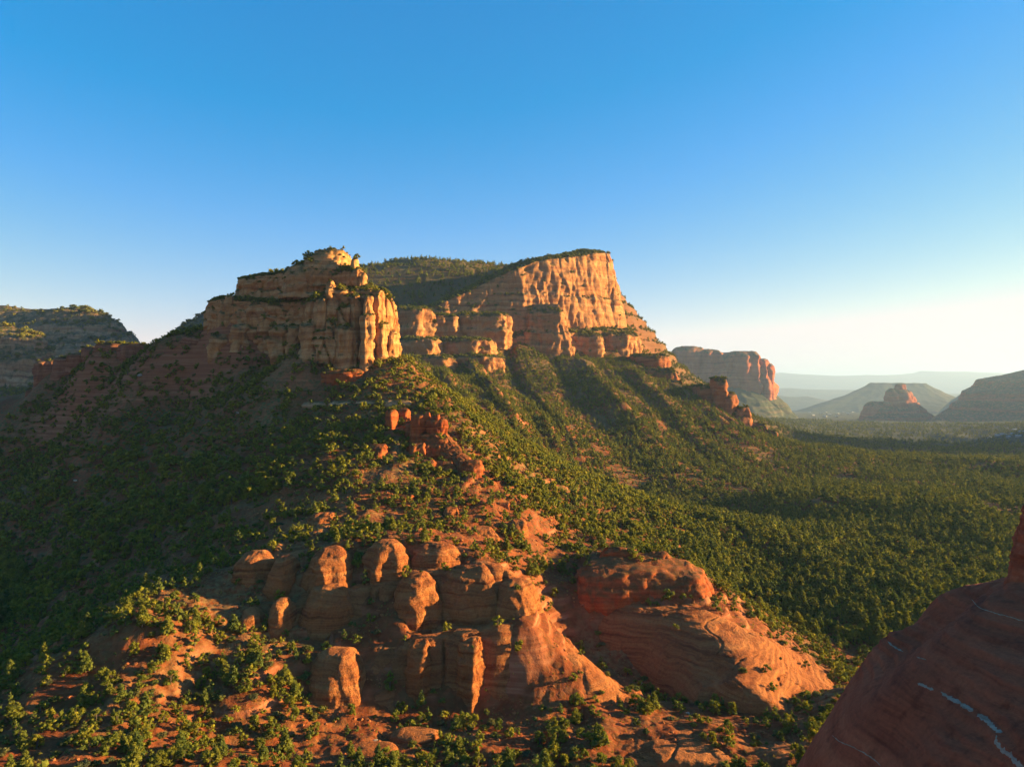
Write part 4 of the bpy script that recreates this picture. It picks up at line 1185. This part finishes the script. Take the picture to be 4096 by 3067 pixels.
# ------------------------------------------------------------------ pale veins on the dark dome
M_VEIN = rock_mat("pale_vein", (0.28, 0.19, 0.14), (0.37, 0.28, 0.21), (0.20, 0.09, 0.055), bed=2.0, streak=0.0)
DOME_NAMES = {c.name for c in dome_root.children}
def vein(path, wpx):
    path = np.array(path, float)
    path = np.stack([3100 + path[:, 0] / 1.552, 2000 + path[:, 1] / 1.552], -1)
    L = np.concatenate([[0], np.cumsum(np.linalg.norm(np.diff(path, axis=0), axis=1))])
    t = np.linspace(0, L[-1], max(6, int(L[-1] / 5)))
    px, py = np.interp(t, L, path[:, 0]), np.interp(t, L, path[:, 1])
    py = py + 2.5 * noise3(t / 14, 0.5, path[0, 0])
    C, N = [], []
    for a, b in zip(px, py):
        d = Vector(((a - CX) / F, 1.0, -(b - CY) / F)).normalized()
        hit, loc, nor, idx, ob, m = scene.ray_cast(dg, CAMP, d, distance=260)
        if hit and ob.name in DOME_NAMES:
            C.append(np.array(loc)); N.append(np.array(nor))
    if len(C) < 4: return
    C, N = np.array(C), np.array(N)
    T = np.gradient(C, axis=0); T /= np.linalg.norm(T, axis=1)[:, None] + 1e-9
    Bn = np.cross(N, T)
    dist = np.linalg.norm(C - np.array(CAMP), axis=1)
    s = np.linspace(0, 1, len(C))
    w = wpx / F * dist * np.clip(0.45 + 1.3 * np.abs(noise3(s * 9, 2.2, path[0, 0])) + 0.7 * noise3(s * 30, 7.0, path[0, 1]), 0.08, 2) * np.minimum(1, np.minimum(s, 1 - s) * 9 + 0.2)
    rows = [C + Bn * (w * k)[:, None] + N * (0.05 if abs(k) < 0.9 else 0.0) for k in (-1, -0.5, 0, 0.5, 1)]
    link("pale_vein", mesh_grid("pale_vein", np.stack(rows), mat=M_VEIN), dome_root)
for p, w in [([(885,1135),(915,1145),(945,1160),(985,1175)], 6), ([(1030,1190),(1090,1230),(1160,1265),(1230,1310)], 9), ([(1260,1325),(1310,1360),(1360,1415),(1405,1445)], 11), ([(1375,1460),(1370,1500),(1410,1550),(1460,1580),(1500,1630),(1545,1655)], 11),
             ([(700,878),(740,910),(795,940)], 6), ([(880,972),(940,992)], 3), ([(1220,615),(1260,660),(1330,690),(1440,720),(1545,750)], 1.8), ([(355,1460),(400,1495),(480,1530),(560,1570),(620,1610),(660,1650)], 2.2)]:
    vein(p, w)

# ------------------------------------------------------------------ loose boulders
M_BOULD = rock_mat("pale_boulder", (0.34, 0.25, 0.18), (0.46, 0.36, 0.27), (0.20, 0.13, 0.09), bed=1.5, streak=0.1)
M_RBOULD = rock_mat("red_boulder", (0.33, 0.10, 0.035), (0.42, 0.16, 0.06), (0.2, 0.055, 0.02), bed=1.5, streak=0.1)
def boulder_mesh(seed, mat):
    r = np.random.default_rng(seed)
    v, f = subdivide(ICO2_V, ICO2_F)
    n = 0.35 * fbm(v[:, 0] * 1.1 + seed, v[:, 1] * 1.1, v[:, 2] * 1.1, 3)
    v = v * (1 + n)[:, None]
    for _ in range(5):
        d = r.normal(size=3); d /= np.linalg.norm(d)
        h = v @ d
        v = v - np.maximum(0, h - r.uniform(0.55, 0.8))[:, None] * d
    return mesh_faces("boulder", v * np.array([1, 0.8, 0.62]), f, mat)
BM = [boulder_mesh(i, M_BOULD if i % 2 == 0 else M_RBOULD) for i in range(6)]
bn = 0
for px, py, s in [(950,1650,1.6),(820,1700,1.3),(1380,1770,1.5),(1150,1745,1.2),(560,1500,2.2),(690,1980,1.4),(420,2090,1.3),(1390,1990,0.9),(1870,1790,1.6),(2060,1890,1.3),(2130,1990,1.2),(1880,1650,2.2),(1950,1700,1.5),(2200,2080,1.2),(660,2620,0.7),(640,2700,0.6),(1790,2960,1.0),(1815,2975,0.8),(1500,2960,0.8),(2330,2420,0.9),(2560,2730,0.9),(2700,2830,0.8),(2750,2850,0.7),(2670,2870,0.7),(300,1920,1.4),(900,2130,1.0),(1200,1680,1.2),(1700,1560,1.8),(520,1850,1.3),(760,1560,1.8)]:
    d = Vector(((px - CX) / F, 1.0, -(py - CY) / F)).normalized()
    hit, loc, nor, idx, ob, m = scene.ray_cast(dg, CAMP, d, distance=900)
    if not hit: continue
    k = bn % 6; bn += 1
    zn = zone(loc.x, loc.y, px, py)
    o = link("boulder", BM[k], None, "%s boulder lying %s" % (["pale grey", "red", "flat-topped pale", "angular red", "tilted pale", "blocky red"][k], zn), "boulder", "loose boulders " + zn)
    o.location = loc - Vector((0, 0, 0.15 * s))
    o.scale = (s, s, s)
    o.rotation_euler = (0, 0, k * 1.3)

# --- all the others: one wood, one mass of scrub
def scatter(name, label, idx):
    me = bpy.data.meshes.new(name)
    pts = np.array([(cand[i][0], cand[i][1], cand[i][2] - 0.05) for i in idx], np.float32)
    me.vertices.add(len(pts)); me.vertices.foreach_set("co", pts.ravel())
    n = len(pts)
    kind = np.array([KIND_BASE[cand[i][3]][0] + int(rng.integers(KIND_BASE[cand[i][3]][1])) for i in idx], np.int32)
    hh = np.array([cand[i][4] for i in idx])
    wd = rng.uniform(0.9, 1.25, n) * np.array([1.3 if cand[i][3] == "shrub" else 1.0 for i in idx])
    scl = np.stack([hh * wd, hh * wd, hh], -1).astype(np.float32)
    me.attributes.new("kind", 'INT', 'POINT').data.foreach_set("value", kind)
    me.attributes.new("scl", 'FLOAT_VECTOR', 'POINT').data.foreach_set("vector", scl.ravel())
    rot = np.zeros((n, 3), np.float32); rot[:, 2] = rng.uniform(0, 6.28, n)
    me.attributes.new("rot", 'FLOAT_VECTOR', 'POINT').data.foreach_set("vector", rot.ravel())
    o = link(name, me, None, label, kind="stuff")
    ng = bpy.data.node_groups.new(name + "_scatter", "GeometryNodeTree")
    ng.interface.new_socket("Geometry", in_out='INPUT', socket_type='NodeSocketGeometry')
    ng.interface.new_socket("Geometry", in_out='OUTPUT', socket_type='NodeSocketGeometry')
    gi, go = ng.nodes.new("NodeGroupInput"), ng.nodes.new("NodeGroupOutput")
    ci = ng.nodes.new("GeometryNodeCollectionInfo")
    ci.inputs["Collection"].default_value = PROTO
    ci.inputs["Separate Children"].default_value = True
    ci.inputs["Reset Children"].default_value = True
    ip = ng.nodes.new("GeometryNodeInstanceOnPoints")
    ip.inputs["Pick Instance"].default_value = True
    def attr(nm, dt):
        a = ng.nodes.new("GeometryNodeInputNamedAttribute"); a.data_type = dt; a.inputs["Name"].default_value = nm
        return a.outputs["Attribute"]
    ng.links.new(gi.outputs[0], ip.inputs["Points"])
    ng.links.new(ci.outputs[0], ip.inputs["Instance"])
    ng.links.new(attr("kind", 'INT'), ip.inputs["Instance Index"])
    e2r = ng.nodes.new("FunctionNodeEulerToRotation")
    ng.links.new(attr("rot", 'FLOAT_VECTOR'), e2r.inputs[0])
    ng.links.new(e2r.outputs[0], ip.inputs["Rotation"])
    ng.links.new(attr("scl", 'FLOAT_VECTOR'), ip.inputs["Scale"])
    ng.links.new(ip.outputs[0], go.inputs[0])
    o.modifiers.new("scatter", 'NODES').node_group = ng
    return o
# plants for scatter of stones and dry grass
KIND_BASE["stone"] = (len(PROTO.objects), 3)
for i in range(3):
    v = ICO_V * np.random.default_rng(60 + i).uniform(0.6, 1.2, 12)[:, None] * np.array([1, 0.8, 0.6])
    PROTO.objects.link(bpy.data.objects.new("%02d_stone" % len(PROTO.objects), mesh_faces("stone", v, ICO_F, M_RBOULD)))
M_GRASS = leaf_mat("dry_grass", (0.20, 0.15, 0.06), (0.36, 0.28, 0.11), 0.3)
KIND_BASE["grass"] = (len(PROTO.objects), 3)
for i in range(3):
    r_ = np.random.default_rng(80 + i); V_, F_ = [], []
    for q in range(26):
        a_, l_, w_ = r_.uniform(0, 6.28), r_.uniform(0.5, 1.0), 0.05
        b_ = r_.uniform(-0.25, 0.25, 2); o_ = len(V_)
        V_ += [(b_[0] - w_ * math.sin(a_), b_[1] + w_ * math.cos(a_), 0), (b_[0] + w_ * math.sin(a_), b_[1] - w_ * math.cos(a_), 0), (b_[0] + 0.5 * l_ * math.cos(a_), b_[1] + 0.5 * l_ * math.sin(a_), l_)]
        F_.append((o_, o_ + 1, o_ + 2))
    PROTO.objects.link(bpy.data.objects.new("%02d_grass" % len(PROTO.objects), mesh_faces("grass", V_, F_, M_GRASS)))
rest = [i for i in range(len(cand)) if i not in single]
def litter(kind, n, r0, r1, lo, hi, thr):
    first = len(cand)
    r = np.sqrt(rng.uniform(r0 ** 2, r1 ** 2, n)); a = np.radians(rng.uniform(-38, 38, n))
    x, y = r * np.sin(a), r * np.cos(a)
    cc = fbm(x / 12, y / 12, 70.0 if kind == "stone" else 90.0, 3)
    for i in range(n):
        if cc[i] < thr: continue
        h = drop(x[i], y[i])
        if not h or h[1].z < 0.5: continue
        if h[2].name != "terrain": continue
        if h[2].name in DOME_NAMES: continue
        cand.append((x[i], y[i], h[0].z, kind, lo + (hi - lo) * rng.uniform() ** 2.5))
    return list(range(first, len(cand)))
stones = litter("stone", 16000, 125, 340, 0.15, 0.75, -0.05)
grass = litter("grass", 14000, 125, 330, 0.35, 0.8, 0.05)
scatter("rubble", "loose stones strewn over the red ground", stones)
scatter("dry_grass", "tufts of dry yellow grass between the shrubs", grass)

scatter("woodland", "dense juniper and pine wood covering valley and mesa slopes", [i for i in rest if cand[i][3] != "shrub"])
scatter("scrub", "low green scrub covering the slopes between the trees", [i for i in rest if cand[i][3] == "shrub"])
print("singles", count, "rest", len(rest))

# ------------------------------------------------------------------ houses far off in the valley
M_WALLH, _nt, _bs, _o = new_mat("house_wall"); _bs.inputs["Base Color"].default_value = (0.30, 0.25, 0.2, 1)
M_ROOFH, _nt, _bs, _o = new_mat("house_roof"); _bs.inputs["Base Color"].default_value = (0.34, 0.33, 0.32, 1)
def house_meshes(w, d, h):
    x, y = w / 2, d / 2
    wall = mesh_faces("wall", [(-x, -y, -3), (x, -y, -3), (x, y, -3), (-x, y, -3), (-x, -y, h), (x, -y, h), (x, y, h), (-x, y, h)], [(0, 1, 5, 4), (1, 2, 6, 5), (2, 3, 7, 6), (3, 0, 4, 7)], M_WALLH)
    e = 0.6
    roof = mesh_faces("roof", [(-x - e, -y - e, h), (x + e, -y - e, h), (x + e, y + e, h), (-x - e, y + e, h), (-x - e, 0, h + d * 0.28), (x + e, 0, h + d * 0.28)], [(0, 1, 5, 4), (2, 3, 4, 5), (1, 2, 5), (3, 0, 4), (0, 3, 2, 1)], M_ROOFH)
    return wall, roof
HW = [house_meshes(16, 10, 4.5), house_meshes(19, 12, 5), house_meshes(30, 18, 6)]
near_h = [(3938,1748),(3958,1753),(3990,1744),(4012,1741),(4034,1750),(4052,1740),(4074,1747),(4060,1722),(4030,1716),(4086,1730)]
town_h = [(3238,1650),(3252,1662),(3268,1647),(3286,1655),(3302,1649),(3318,1660),(3336,1648),(3352,1656),(3372,1650),(3392,1657),(3410,1649),(3346,1668),(3300,1667)]
hn = 0
for far, lst in ((0, near_h), (1, town_h)):
    for px, py in lst:
        d = Vector(((px - CX) / F, 1.0, -(py - CY) / F)).normalized()
        hit, loc, nor, idx, ob, m = scene.ray_cast(dg, CAMP, d, distance=12000)
        if not hit or ob.name != "terrain": continue
        wl, rf = HW[2] if far else HW[hn % 2]
        where = "in the hazy town beside the bell-shaped butte" if far else "in the shaded valley below the layered hill"
        root = thing("house", loc, "tiny pale-roofed %s %s" % ("building" if far else "house", where), "house", "houses " + where)
        root.rotation_euler = (0, 0, hn * 0.9)
        for nm, me in (("wall", wl), ("roof", rf)):
            q = bpy.data.objects.new(nm, me); COL.objects.link(q); q.parent = root
        hn += 1
print("houses", hn)

# tell look-alikes apart by their order across the view
byl = {}
for o in list(scene.objects):
    if o.get("category") in ("tree", "shrub", "rock outcrop", "boulder", "house") and o.get("label"):
        byl.setdefault(o["label"], []).append(o)
ORD = ["leftmost"] + [w + " from left" for w in ("second third fourth fifth sixth seventh eighth ninth tenth eleventh twelfth thirteenth fourteenth fifteenth sixteenth seventeenth eighteenth nineteenth twentieth 21st 22nd 23rd 24th 25th 26th 27th 28th 29th 30th 31st 32nd 33rd 34th 35th 36th 37th 38th 39th 40th").split()]
for lb, os_ in byl.items():
    if 1 < len(os_) <= 39:
        def bearing(o):
            if o.type == 'MESH':
                bb = np.array(o.bound_box).mean(0)
                return bb[0] / bb[1]
            return o.location.x / o.location.y
        for q, o in enumerate(sorted(os_, key=bearing)):
            new = "%s, %s" % (lb, "rightmost" if q == len(os_) - 1 else ORD[q])
            if len(new.split()) <= 16: o["label"] = new

# ------------------------------------------------------------------ far ground
def ground_sheet():
    n = 64
    t = np.linspace(0, 2 * np.pi, n, endpoint=False)
    V = np.stack([np.stack([r * np.sin(t), r * np.cos(t), np.full(n, -440.0)], -1) for r in (0.1, 6000, 60000)])
    me = mesh_grid("ground", V, closed_u=True, mat=M_TERRAIN)
    return link("ground", me, label="hazy flat plain reaching to the horizon", kind="structure")
ground_sheet()

# ------------------------------------------------------------------ air
def haze():
    m = bpy.data.materials.new("valley_air")
    m.use_nodes = True
    nt = m.node_tree
    nt.nodes.clear()
    out = nt.nodes.new("ShaderNodeOutputMaterial")
    v = nt.nodes.new("ShaderNodeVolumePrincipled")
    v.inputs["Color"].default_value = (0.42, 0.60, 0.95, 1)
    v.inputs["Density"].default_value = 3.6e-5
    v.inputs["Anisotropy"].default_value = 0.2
    nt.links.new(v.outputs[0], out.inputs["Volume"])
    x, y0, y1, b, t = 66000.0, -62000.0, 66000.0, -445.0, 880.0
    vs = [(-x, y0, b), (x, y0, b), (x, y1, b), (-x, y1, b), (-x, y0, t), (x, y0, t), (x, y1, t), (-x, y1, t)]
    fs = [(0, 3, 2, 1), (4, 5, 6, 7), (0, 1, 5, 4), (1, 2, 6, 5), (2, 3, 7, 6), (3, 0, 4, 7)]
    return link("haze", mesh_faces("haze", vs, fs, m), None, "thin bluish evening haze filling the valley air", kind="stuff")
haze()
print("TRIS", TRIS[0])
